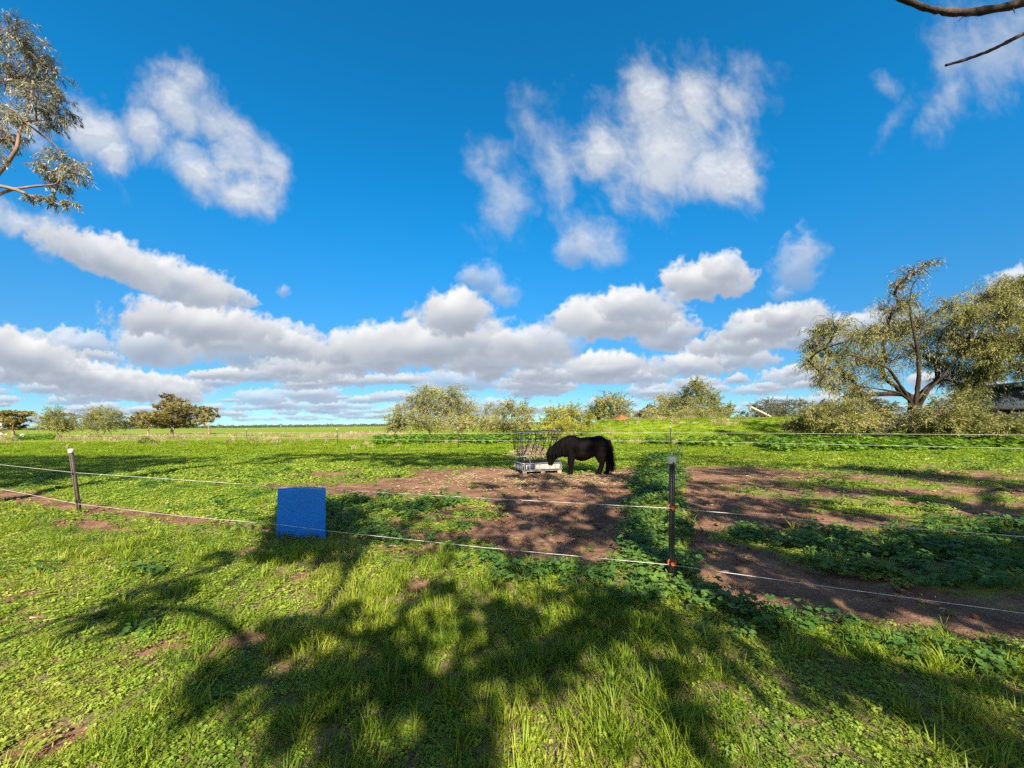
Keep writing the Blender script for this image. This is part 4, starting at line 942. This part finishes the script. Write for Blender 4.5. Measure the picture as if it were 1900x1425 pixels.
# ------------------------------------------------------------------ hay feeder cut from a caged tank
M_GALV = plain('galvanised_tube', (.20, .21, .23), (.34, .35, .36), .5, 9, metal=.5)
M_DKTUBE = plain('dark_tube', (.085, .095, .115), (.15, .16, .185), .5, 9, metal=.4)
M_TUB = plain('white_tub', (.36, .33, .28), (.22, .20, .165), .6, 5, bump=.2)
M_PANEL = plain('blue_black_panel', (.012, .016, .035), (.03, .035, .06), .5, 8)
M_FOOT = plain('pallet_foot', (.34, .29, .23), (.30, .14, .08), .8, 9)
def feeder():
    N0 = G(970, 882); N0 = np.array([N0[0], N0[1], 0.0]); N0[2] = zb(N0[0], N0[1]); al = R(15)
    a = np.array([math.cos(al), math.sin(al), 0]); b = np.array([-math.sin(al), math.cos(al), 0]); up = np.array([0, 0, 1.0]); AX = [a, b, up]
    LX, LY = 1.31, 1.0
    def P(x, y, z): return N0 + a * x + b * y + up * z
    fd = empty('hay_feeder', tuple(P(LX / 2, LY / 2, 0)), 'hay feeder made from a cut caged tank, white tub below and wire rack above', 'feeder')
    pal = MB()
    for y in (.06, LY / 2, LY - .06):
        pal.box(P(LX / 2, y, .105), (LX, .10, .025), AX, bev=.004)
    for x in (.05, LX - .05): pal.box(P(x, LY / 2, .118), (.10, LY, .022), AX, bev=.004)
    pl = pal.build('pallet', M_GALV, fd)
    for x in (.07, LX * .52, LX - .07):
        for y in (.06, LY - .06):
            f = MB(); f.box(P(x, y, .043), (.15, .11, .11), AX, taper=.85, bev=.008); f.build('foot', M_FOOT, fd)
    # tub: walls with thickness and a floor
    tb = MB(); th = .012; z0, z1 = .135, .335
    r_ = .09
    def loop(off, z):
        pts = []
        for cx, cy, s in ((LX - r_ - off, LY - r_ - off, 0), (r_ + off, LY - r_ - off, 1), (r_ + off, r_ + off, 2), (LX - r_ - off, r_ + off, 3)):
            for k in range(5):
                an = (s + k / 4) * math.pi / 2; pts.append(P(cx + r_ * math.cos(an), cy + r_ * math.sin(an), z))
        return pts
    loops = [loop(.02, z0), loop(.012, z1), loop(.024, z1), loop(.034, z0 + .02)]; n = 20; V = [p for l in loops for p in l]; Q = []
    for k in range(3):
        for i in range(n): Q.append((k * n + i, k * n + (i + 1) % n, (k + 1) * n + (i + 1) % n, (k + 1) * n + i))
    V.append(P(LX / 2, LY / 2, z0 + .02)); T = [(len(V) - 1, 3 * n + (i + 1) % n, 3 * n + i) for i in range(n)]
    tb.add(V, Q, T); tb.build('tub', M_TUB, fd)
    cg = MB()
    cg.tube([P(.06, -.01, z1 + .012), P(LX - .06, -.01, z1 + .012), P(LX + .01, .06, z1 + .012), P(LX + .01, LY - .06, z1 + .012), P(LX - .06, LY + .01, z1 + .012), P(.06, LY + .01, z1 + .012), P(-.01, LY - .06, z1 + .012), P(-.01, .06, z1 + .012), P(.06, -.01, z1 + .012)], .017, 8)
    cg.tube([P(0, -.012, .15), P(LX, -.012, .15)], .012, 6); cg.tube([P(-.012, 0, .15), P(-.012, LY, .15)], .012, 6); cg.tube([P(LX + .012, 0, .15), P(LX + .012, LY, .15)], .012, 6); cg.tube([P(0, LY + .012, .15), P(LX, LY + .012, .15)], .012, 6)
    for k in range(8):
        x = .06 + k * (LX - .12) / 7
        for y in (-.012, LY + .012): cg.tube([P(x, y, .12), P(x, y, z1 + .02)], .0085, 6)
    for k in range(6):
        y = .07 + k * (LY - .14) / 5
        for x in (-.012, LX + .012): cg.tube([P(x, y, .12), P(x, y, z1 + .02)], .0085, 6)
    cg.build('tub_cage', M_GALV, fd)
    for (x, w_) in ((.28, .27), (.07, .10)):
        p = MB(); p.box(P(x, .004, .235), (w_, .008, .17), AX, bev=.002); p.build('panel', M_PANEL, fd)
    p = MB(); p.box(P(.004, .78, .235), (.008, .26, .17), AX, bev=.002); p.build('panel', M_PANEL, fd)
    p = MB(); p.box(P(.004, .12, .235), (.008, .10, .17), AX, bev=.002); p.build('panel', M_PANEL, fd)
    # upper rack
    rk = MB(); zt, zb_ = 1.33, .56; X0, X1, Y0, Y1 = -.05, LX - .03, -.02, LY + .03
    rk.tube([P(X0, Y0, zt - .01), P(X1 * .5, Y0 + .02, zt + .0), P(X1, Y0, zt + .02), P(X1, Y1, zt + .02), P(X0, Y1, zt), P(X0, Y0, zt - .01)], .021, 8)
    rk.tube([P(.3, Y0, zt + .02), P(.42, Y1, zt + .03)], .016, 8); rk.tube([P(X0 + .02, Y0 + .03, zt + .01), P(X0 + .5, Y0 + .06, zt - .01)], .018, 6)
    rk.build('top_frame', M_DKTUBE, fd)
    m = MB(); fy = .46                                             # foot of the slanting front face
    for z in (.60, .84, 1.09): m.tube([P(X0 + .03, Y0 + .03, z), P(X0 + .03, Y1, z)], .011, 6)
    for y in (.02, .16, .36, .56, .78, LY): m.tube([P(X0 + (.02), y, zt), P(X0 + .06, y, zb_ - .02)], .011, 6)
    for z in (.60, .84, 1.09): m.tube([P(X0 + .03, Y1, z), P(X1, Y1, z)], .011, 6)
    for k in range(6):
        x = .05 + k * (X1 - .1) / 5; m.tube([P(x, Y1, zt), P(x + (.06 if k % 2 else -.03), Y1, zb_)], .011, 6)
    for z in (.60, .84, 1.09): m.tube([P(X1, Y1, z), P(X1 - .02, Y0 + (zt - z) * .62, z)], .011, 6)
    for y in (.3, .55, .8): m.tube([P(X1, y, zt), P(X1, y + .10, zb_ + .15)], .011, 6)
    def FR(x, z): return P(x, Y0 + (zt - z) / (zt - zb_) * fy, z)
    for z in (.60, .82, 1.08): m.tube([FR(.02, z), FR(X1 - .02, z)], .011, 6)
    for k in range(6):
        x = .32 + k * (X1 - .36) / 5; sh = -.16 if k % 3 != 1 else -.10; m.tube([FR(x, zt), FR(max(.05, x + sh), zb_)], .011, 6)
    for x0, x1 in ((.10, .22), (.42, .56), (.72, .80)): m.tube([FR(x0, zt), FR(x1, .75)], .011, 6)
    m.build('wire_rack', M_DKTUBE, fd)
    sp_ = MB()
    sp_.box(P(LX / 2 - .1, LY * .72, zb_ - .015), (LX - .1, LY * .62, .02), AX, bev=.004); sp_.build('rack_floor', M_GALV, fd)
    for (x, y) in ((.28, .02), (X1 - .05, .02), (.0, LY), (X1 - .05, LY)):
        st = MB(); st.tube([P(x, y, z1), P(x, y + (.30 if y < .5 else 0), zb_)], .012, 6); st.build('support', M_GALV, fd)
    # hay
    r = np.random.default_rng(70); n = 5200
    d = r.normal(size=(n, 3)); d /= np.linalg.norm(d, axis=1, keepdims=True); rad = r.uniform(.45, 1.0, (n, 1)) ** .5
    c = d * rad * np.array([.42, .30, .26]); c[:, 2] = np.abs(c[:, 2]) * 1.35 - .02
    lump = 1 + .18 * fbm(c[:, 0] * 5, c[:, 1] * 5 + c[:, 2] * 4, 3, .5, 211)[:, None]; c *= lump
    spill = r.normal(size=(500, 3)) * np.array([.20, .10, .05]) + np.array([-.38, -.05, .06]); c = np.concatenate([c, spill])
    dr = r.normal(size=c.shape); dr[:, 2] *= .5
    v, q = leaf_quads(c, dr, .16, .011, r, .15); k = np.array(P(.56, .66, zb_ + .01))
    core = bmesh.new(); bmesh.ops.create_icosphere(core, subdivisions=3, radius=1)
    cv = np.array([tuple(x.co) for x in core.verts]) * np.array([.34, .25, .30]); cv[:, 2] = np.maximum(cv[:, 2], 0); ct = np.array([[x.index for x in f.verts] for f in core.faces]); core.free()
    V = np.concatenate([v, cv]) + k; ob = build('hay', V - k, q, ct + len(v), mat=M_HAY); ob.location = k; ob.rotation_euler = (0, 0, 0)
    tag(ob, 'heap of loose dry hay lying in the wire rack of the feeder', 'hay')
    return fd
M_HAY = leafmat('hay_stalk', [(.20, .165, .10), (.36, .29, .17), (.55, .45, .28)], tr=.1, big=4, var=.6, trtint=(1, 1, .9))
feeder()

# ------------------------------------------------------------------ pony
def pony():
    g = np.array(post_base(1058, 12.15)); root = empty('pony', tuple(g), 'black pony with its head down eating from the white tub of the feeder', 'pony', rz=0)
    m, q, b, out = newmat('black_coat'); P = q.new('ShaderNodeTexCoord').outputs['Object']
    sp_ = q.new('ShaderNodeSeparateXYZ'); q.l.new(P, sp_.inputs[0])
    mp = q.new('ShaderNodeMapping'); q.l.new(P, mp.inputs[0]); mp.inputs['Scale'].default_value = (9, 9, 3)
    n = q.noise(mp.outputs[0], 3.0, 5, .6)
    c = q.ramp(n, [(.3, (.0013, .0011, .0010)), (.7, (.0036, .0028, .0024))])
    # rusty brown flank, with dappled sunlight painted into the coat colour
    dd = q.vm('LENGTH', q.vm('MULTIPLY', q.vm('SUBTRACT', P, (.36, -.28, .62)), (2.4, 1.0, 5.0)))
    c = q.mix(q.ss(q.math('ADD', dd, q.math('MULTIPLY', n, .8)), .5, 1.4, .6, 0), c, (.008, .003, .0025, 1))
    q.l.new(c, b.inputs['Base Color']); b.inputs['Roughness'].default_value = .7; b.inputs['Specular IOR Level'].default_value = .07
    bp = q.new('ShaderNodeBump'); bp.inputs['Strength'].default_value = .4; bp.inputs['Distance'].default_value = .01
    q.l.new(q.noise(mp.outputs[0], 14, 4, .6), bp.inputs['Height']); q.l.new(bp.outputs[0], b.inputs['Normal'])
    bm = bmesh.new()
    def ell(c, r):
        s = bmesh.ops.create_icosphere(bm, subdivisions=3, radius=1.0)
        for v in s['verts']: v.co = Vector((c[0] + v.co.x * r[0], c[1] + v.co.y * r[1], c[2] + v.co.z * r[2]))
    def chain(pts, n=10):
        """pts: (x, y, z, rx, ry, rz) joints; balls blended along the chain"""
        pts = np.array(pts, float)
        for a, b_ in zip(pts[:-1], pts[1:]):
            k = max(2, int(np.linalg.norm(b_[:3] - a[:3]) / (min(a[3:].min(), b_[3:].min()) * .35)))
            for i in range(k + 1):
                p = a + (b_ - a) * i / k; ell(p[:3], p[3:])
    chain([(-.06, 0, .84, .20, .21, .27), (.08, 0, .875, .24, .26, .345), (.30, 0, .815, .26, .31, .345), (.52, 0, .83, .26, .32, .355), (.72, 0, .88, .25, .30, .315), (.90, 0, .93, .23, .28, .29), (1.02, 0, .90, .18, .24, .25)])
    ell((.36, 0, .68), (.34, .31, .265)); ell((.06, 0, 1.14), (.14, .08, .10)); ell((.88, 0, 1.12), (.18, .20, .10))
    # neck and head
    chain([(-.02, 0, .95, .21, .18, .29), (-.20, 0, .87, .19, .16, .30), (-.38, .03, .78, .18, .135, .265), (-.52, .05, .71, .15, .115, .215), (-.58, .06, .68, .125, .105, .16)])
    chain([(-.60, .06, .75, .12, .105, .12), (-.60, .065, .64, .165, .11, .14), (-.60, .07, .53, .155, .09, .12), (-.615, .07, .42, .120, .072, .085), (-.625, .07, .36, .10, .066, .065)])
    ell((-.52, .06, .58), (.13, .095, .14)); ell((-.16, 0, .70), (.14, .15, .16))
    # legs: foreleg shoulder, forearm, knee, cannon, fetlock, hoof
    for y, dx in ((-.14, 0.0), (.14, .03)):
        chain([(.03 + dx, y, .72, .15, .11, .20), (.01 + dx, y, .52, .122, .092, .11), (-.005 + dx, y, .37, .098, .078, .08), (.0 + dx, y, .31, .092, .074, .05), (.0 + dx, y, .20, .076, .060, .05), (.0 + dx, y, .11, .074, .060, .045), (-.02 + dx, y, .05, .082, .068, .045), (-.03 + dx, y, .025, .090, .072, .025)])
    for y, dx in ((-.13, -.02), (.13, .27)):
        chain([(.94, y, .80, .21, .14, .23), (.92 + dx * .4, y, .62, .18, .12, .16), (.94 + dx * .8, y, .47, .125, .09, .10), (.98 + dx * .9, y, .37, .092, .070, .06), (.97 + dx * .9, y, .31, .084, .064, .05), (.92 + dx, y, .18, .076, .060, .05), (.90 + dx, y, .10, .074, .060, .045), (.88 + dx, y, .05, .082, .068, .045), (.87 + dx, y, .025, .090, .072, .025)])
    me = bpy.data.meshes.new('body'); bm.to_mesh(me); bm.free(); me.materials.append(m)
    body = bpy.data.objects.new('body', me); COL.objects.link(body); body.parent = root
    rm = body.modifiers.new('skin', 'REMESH'); rm.mode = 'VOXEL'; rm.voxel_size = .016; rm.use_smooth_shade = True
    sm = body.modifiers.new('smooth', 'SMOOTH'); sm.factor = .6; sm.iterations = 6
    # ears, mane, forelock, tail: hair
    hair = plain('black_hair', (.0022, .002, .002), (.006, .005, .0045), .6, 20, spec=.12)
    r = np.random.default_rng(81)
    def strands(name, starts, dirs, L, rad, sag, n_pts=6, mat=hair, curl=.02):
        S = np.array(starts, float); D = np.array(dirs, float); D /= np.linalg.norm(D, axis=1, keepdims=True); L = np.array(L, float)
        t = np.linspace(0, 1, n_pts)[None, :, None]; Pp = S[:, None] + D[:, None] * L[:, None, None] * t
        Pp[..., 2] -= (sag * L[:, None] * t[..., 0] ** 2); Pp += r.normal(size=(len(S), 1, 3)) * curl * np.sin(t * 4)
        v, qd = tubes(Pp, np.broadcast_to(np.linspace(1, .25, n_pts)[None] * rad, Pp.shape[:2]), 4); return build(name, v, qd, mat=mat, parent=root, smooth=True)
    S, D, L = [], [], []
    cx = [(.10, 1.23), (.0, 1.22), (-.12, 1.16), (-.25, 1.10), (-.38, 1.01), (-.50, .91), (-.57, .85)]
    for i in range(420):
        k = r.uniform(0, 5.99); a = int(k); f = k - a; x = cx[a][0] * (1 - f) + cx[a + 1][0] * f; z = cx[a][1] * (1 - f) + cx[a + 1][1] * f
        S.append((x, r.normal() * .02 + .02 * (k / 6), z - .035)); s = -1 if r.uniform() < .75 else 1; D.append((.12 + r.normal() * .2, s * .55, .30 + r.normal() * .15)); L.append(r.uniform(.14, .34))
    strands('mane', S, D, L, .007, 1.25)
    S, D, L = [], [], []
    for i in range(110):
        S.append((-.60 + r.normal() * .02, .06 + r.normal() * .035, .83 + r.normal() * .02)); D.append((-.35, r.normal() * .35, -.7)); L.append(r.uniform(.14, .27))
    strands('forelock', S, D, L, .006, .35)
    S, D, L = [], [], []
    for i in range(520):
        S.append((1.17 + r.normal() * .03, r.normal() * .04, 1.03 + r.normal() * .025)); D.append((.10 + r.normal() * .075, r.normal() * .07, -1)); L.append(r.uniform(.6, 1.0) * .98)
    S = np.array(S); o = strands('tail', S, D, L, .0085, .0, 8, curl=.03)
    for y in (.0, .12):
        e_ = MB(); c = np.array([-.60, y + .0, .875]); V = []
        for k in range(7):
            an = k / 7 * 6.2832; V.append(c + np.array([.028 * math.cos(an), .02 * math.sin(an), -.02]))
        for k in range(7):
            an = k / 7 * 6.2832; V.append(c + np.array([-.03 + .03 * math.cos(an), .014 * math.sin(an), .035]))
        V.append(c + np.array([-.075, 0, .10])); qd = [(k, (k + 1) % 7, 7 + (k + 1) % 7, 7 + k) for k in range(7)]; tr = [(7 + k, 7 + (k + 1) % 7, 14) for k in range(7)]
        build('ear', V, qd, tr, mat=hair, parent=root, smooth=True)
    eye = plain('pony_eye', (.01, .008, .007), None, .1, 5, spec=.6); bm = bmesh.new(); bmesh.ops.create_icosphere(bm, subdivisions=2, radius=.018)
    V = [tuple(v.co + Vector((-.625, -.022, .70))) for v in bm.verts]; T = [[v.index for v in f.verts] for f in bm.faces]; bm.free(); build('eye', V, None, T, mat=eye, parent=root, smooth=True)
    root.rotation_euler = (0, 0, R(-3))
pony()

# ------------------------------------------------------------------ shed at the right
M_IRON = plain('weathered_iron', (.018, .026, .038), (.038, .048, .062), .85, 5, metal=.0, bump=.3)
M_BOARD = plain('grey_board', (.016, .015, .015), (.034, .032, .030), .85, 7, bump=.5)
M_BEAM = plain('dark_beam', (.010, .009, .009), (.022, .02, .018), .9, 7)
def shed():
    o = A(1812, 787, 27.5); o[2] = zb(o[0], o[1]); ax = [np.array([.93, -.37, 0]), np.array([.37, .93, 0]), np.array([0, 0, 1.0])]
    def P(x, y, z): return o + ax[0] * x + ax[1] * y + ax[2] * z
    s = empty('shed', tuple(o), 'dark weathered iron shed half hidden under the hanging pepper tree', 'shed')
    w_ = MB(); n = 60; H0, H1 = 2.35, 3.75; Wd = 5.5; V, Q = [], []
    for i in range(n + 1):
        x = Wd * i / n; y = .018 * math.sin(i * 1.6); zt = H1 + .25 * min(1, x / 1.2) - .0
        V += [P(x, y, H0), P(x, y, zt), P(x, y + .01, zt), P(x, y + .01, H0)]
    for i in range(n):
        a = i * 4; Q += [(a, a + 4, a + 5, a + 1), (a + 1, a + 5, a + 6, a + 2), (a + 2, a + 6, a + 7, a + 3)]
    w_.add(V, Q); w_.build('wall', M_IRON, s)
    b = MB()
    for k in range(9):
        z = .10 + k * .235; b.box(P(Wd / 2 + .1, .12 + .012 * (k % 2), z), (Wd, .03, .20), ax, bev=.004)
    b.box(P(Wd / 2 + .1, 2.4, 1.2), (Wd, .05, 2.4), ax); b.box(P(.05, 1.25, 1.8), (.05, 2.4, 3.6), ax)
    b.build('board_wall', M_BOARD, s)
    for x in (.06, 1.75, 3.3, 5.2):
        p = MB(); p.box(P(x, -.02, 1.2), (.16, .16, 2.4), ax, bev=.01); p.build('post', M_BEAM, s)
    m = MB(); m.box(P(Wd / 2, -.05, 2.32), (Wd + .2, .20, .14), ax, bev=.01); m.build('beam', M_BEAM, s)
    rf = MB(); rf.add([P(-.25, -.35, 3.62), P(Wd + .2, -.35, 4.12), P(Wd + .2, 2.8, 4.5), P(-.25, 2.8, 4.0), P(-.25, -.35, 3.58), P(Wd + .2, -.35, 4.08), P(Wd + .2, 2.8, 4.46), P(-.25, 2.8, 3.96)],
        [(0, 1, 2, 3), (7, 6, 5, 4), (0, 4, 5, 1), (1, 5, 6, 2), (2, 6, 7, 3), (3, 7, 4, 0)]); rf.build('roof', M_IRON, s)
shed()
# ------------------------------------------------------------------ grain auger behind the bank
M_AUG = plain('auger_white', (.78, .70, .60), (.60, .50, .42), .5, 6)
M_AUGR = plain('auger_red', (.34, .09, .05), (.22, .06, .04), .6, 6)
def auger():
    Y = 62; a, b = A(1393, 755, Y), A(1432, 774, Y); c = A(1427, 777, Y - .6)
    o = empty('grain_auger', (b[0], Y, zb(b[0], Y)), 'pale grain auger tube slanting up on a red frame behind the bank', 'auger')
    m = MB(); m.tube([a, b], .15, 10); m.build('tube', M_AUG, o, smooth=True)
    m = MB(); m.tube([a + np.array([-.2, 0, .1]), a + np.array([-.15, 0, -.55])], .17, 8); m.build('spout', M_AUG, o)
    m = MB(); k = A(1415, 766, Y); m.tube([k, c], .06, 6); m.tube([k + np.array([-.2, .5, -.3]), c + np.array([0, .5, 0])], .06, 6); m.tube([k, k + np.array([-.25, 0, -.35])], .1, 6); m.tube([c, (c[0], c[1], zb(c[0], c[1]))], .06, 6)
    m.build('frame', M_AUGR, o)
    for dy in (-.9, .9):
        m = MB(); w_ = (c[0] + .1, c[1] + dy, zb(c[0], c[1]) + .38); m.ring(w_, (0, 1, 0), .30, .08, 8, 18); m.tube([np.array(w_) - [0, .05, 0], np.array(w_) + [0, .05, 0]], .14, 10); m.build('wheel', M_DKINS, o)
auger()
# red soil heap on the bank
def heap():
    c = A(1153, 782, 56); c[2] = zb(c[0], 56); V, n = [], 40
    xs = np.linspace(-1.7, 1.7, n); X, Y = np.meshgrid(xs, xs); r = np.sqrt(X * X + Y * Y)
    Z = .85 * np.maximum(0, 1 - r / 1.6) ** .8 * (1 + .25 * fbm(X * 1.2, Y * 1.2, 4, .6, 221)) - .05
    o = build('soil_heap', np.stack([X, Y, Z], -1).reshape(-1, 3), grid_faces(n, n), mat=plain('red_soil', (.34, .105, .05), (.22, .075, .04), .95, 2, spec=.1), smooth=True); o.location = c
    tag(o, 'small heap of bright red soil on the crest of the grassy bank', 'soil heap')
heap()
# white stock trailer at the far left edge
def trailer():
    W_ = plain('trailer_white', (.78, .79, .82), (.66, .68, .72), .5, 4); D_ = plain('trailer_dark', (.05, .055, .07), (.08, .09, .11), .6, 4)
    Y = 70; c = A(-26, 795, Y); z0 = zb(c[0], Y); o = empty('trailer', (c[0], Y, z0), 'white slatted trailer partly cut off by the left edge', 'trailer')
    def bx(nm, mt, p, s):
        m = MB(); m.box((c[0] + p[0], Y + p[1], z0 + p[2]), s, bev=.02); return m.build(nm, mt, o)
    o.rotation_euler = (0, 0, R(53))
    bx('body', D_, (0, .6, 1.75), (3.3, 2.0, 1.9))
    for z in (1.05, 1.75, 2.5): bx('side_panel', W_, (0, -.44, z), (3.8 - .3 * (z > 1.1), .06, .46))
    bx('deck', W_, (.2, .4, .72), (4.3, 2.2, .14))
    for x in (-.8, .2):
        m = MB(); p = np.array([c[0] + x, Y - .5, z0 + .36]); m.ring(p, (0, 1, 0), .27, .09, 8, 18); m.tube([p - [0, .05, 0], p + [0, .05, 0]], .18, 10); m.build('wheel', M_DKINS, o)
trailer()
# white water trough float / bucket by the far left fence
def bucket():
    p = A(43, 797.5, 66); z = zb(p[0], 66); V, Q = [], []; n = 18
    prof = [(.0, .02), (.30, .02), (.34, .40), (.37, .78), (.39, .80), (.36, .80), (.31, .10), (0, .08)]
    for k, (r_, h) in enumerate(prof):
        for i in range(n): V.append((max(r_, .001) * math.cos(i / n * 6.2832), max(r_, .001) * math.sin(i / n * 6.2832), h))
    for k in range(len(prof) - 1):
        for i in range(n): Q.append((k * n + i, k * n + (i + 1) % n, (k + 1) * n + (i + 1) % n, (k + 1) * n + i))
    o = build('bucket', V, Q, mat=M_WHITE, smooth=True); o.location = (p[0], 66, z)
    tag(o, 'small white tub beside a fence post near the left edge', 'tub')
bucket()
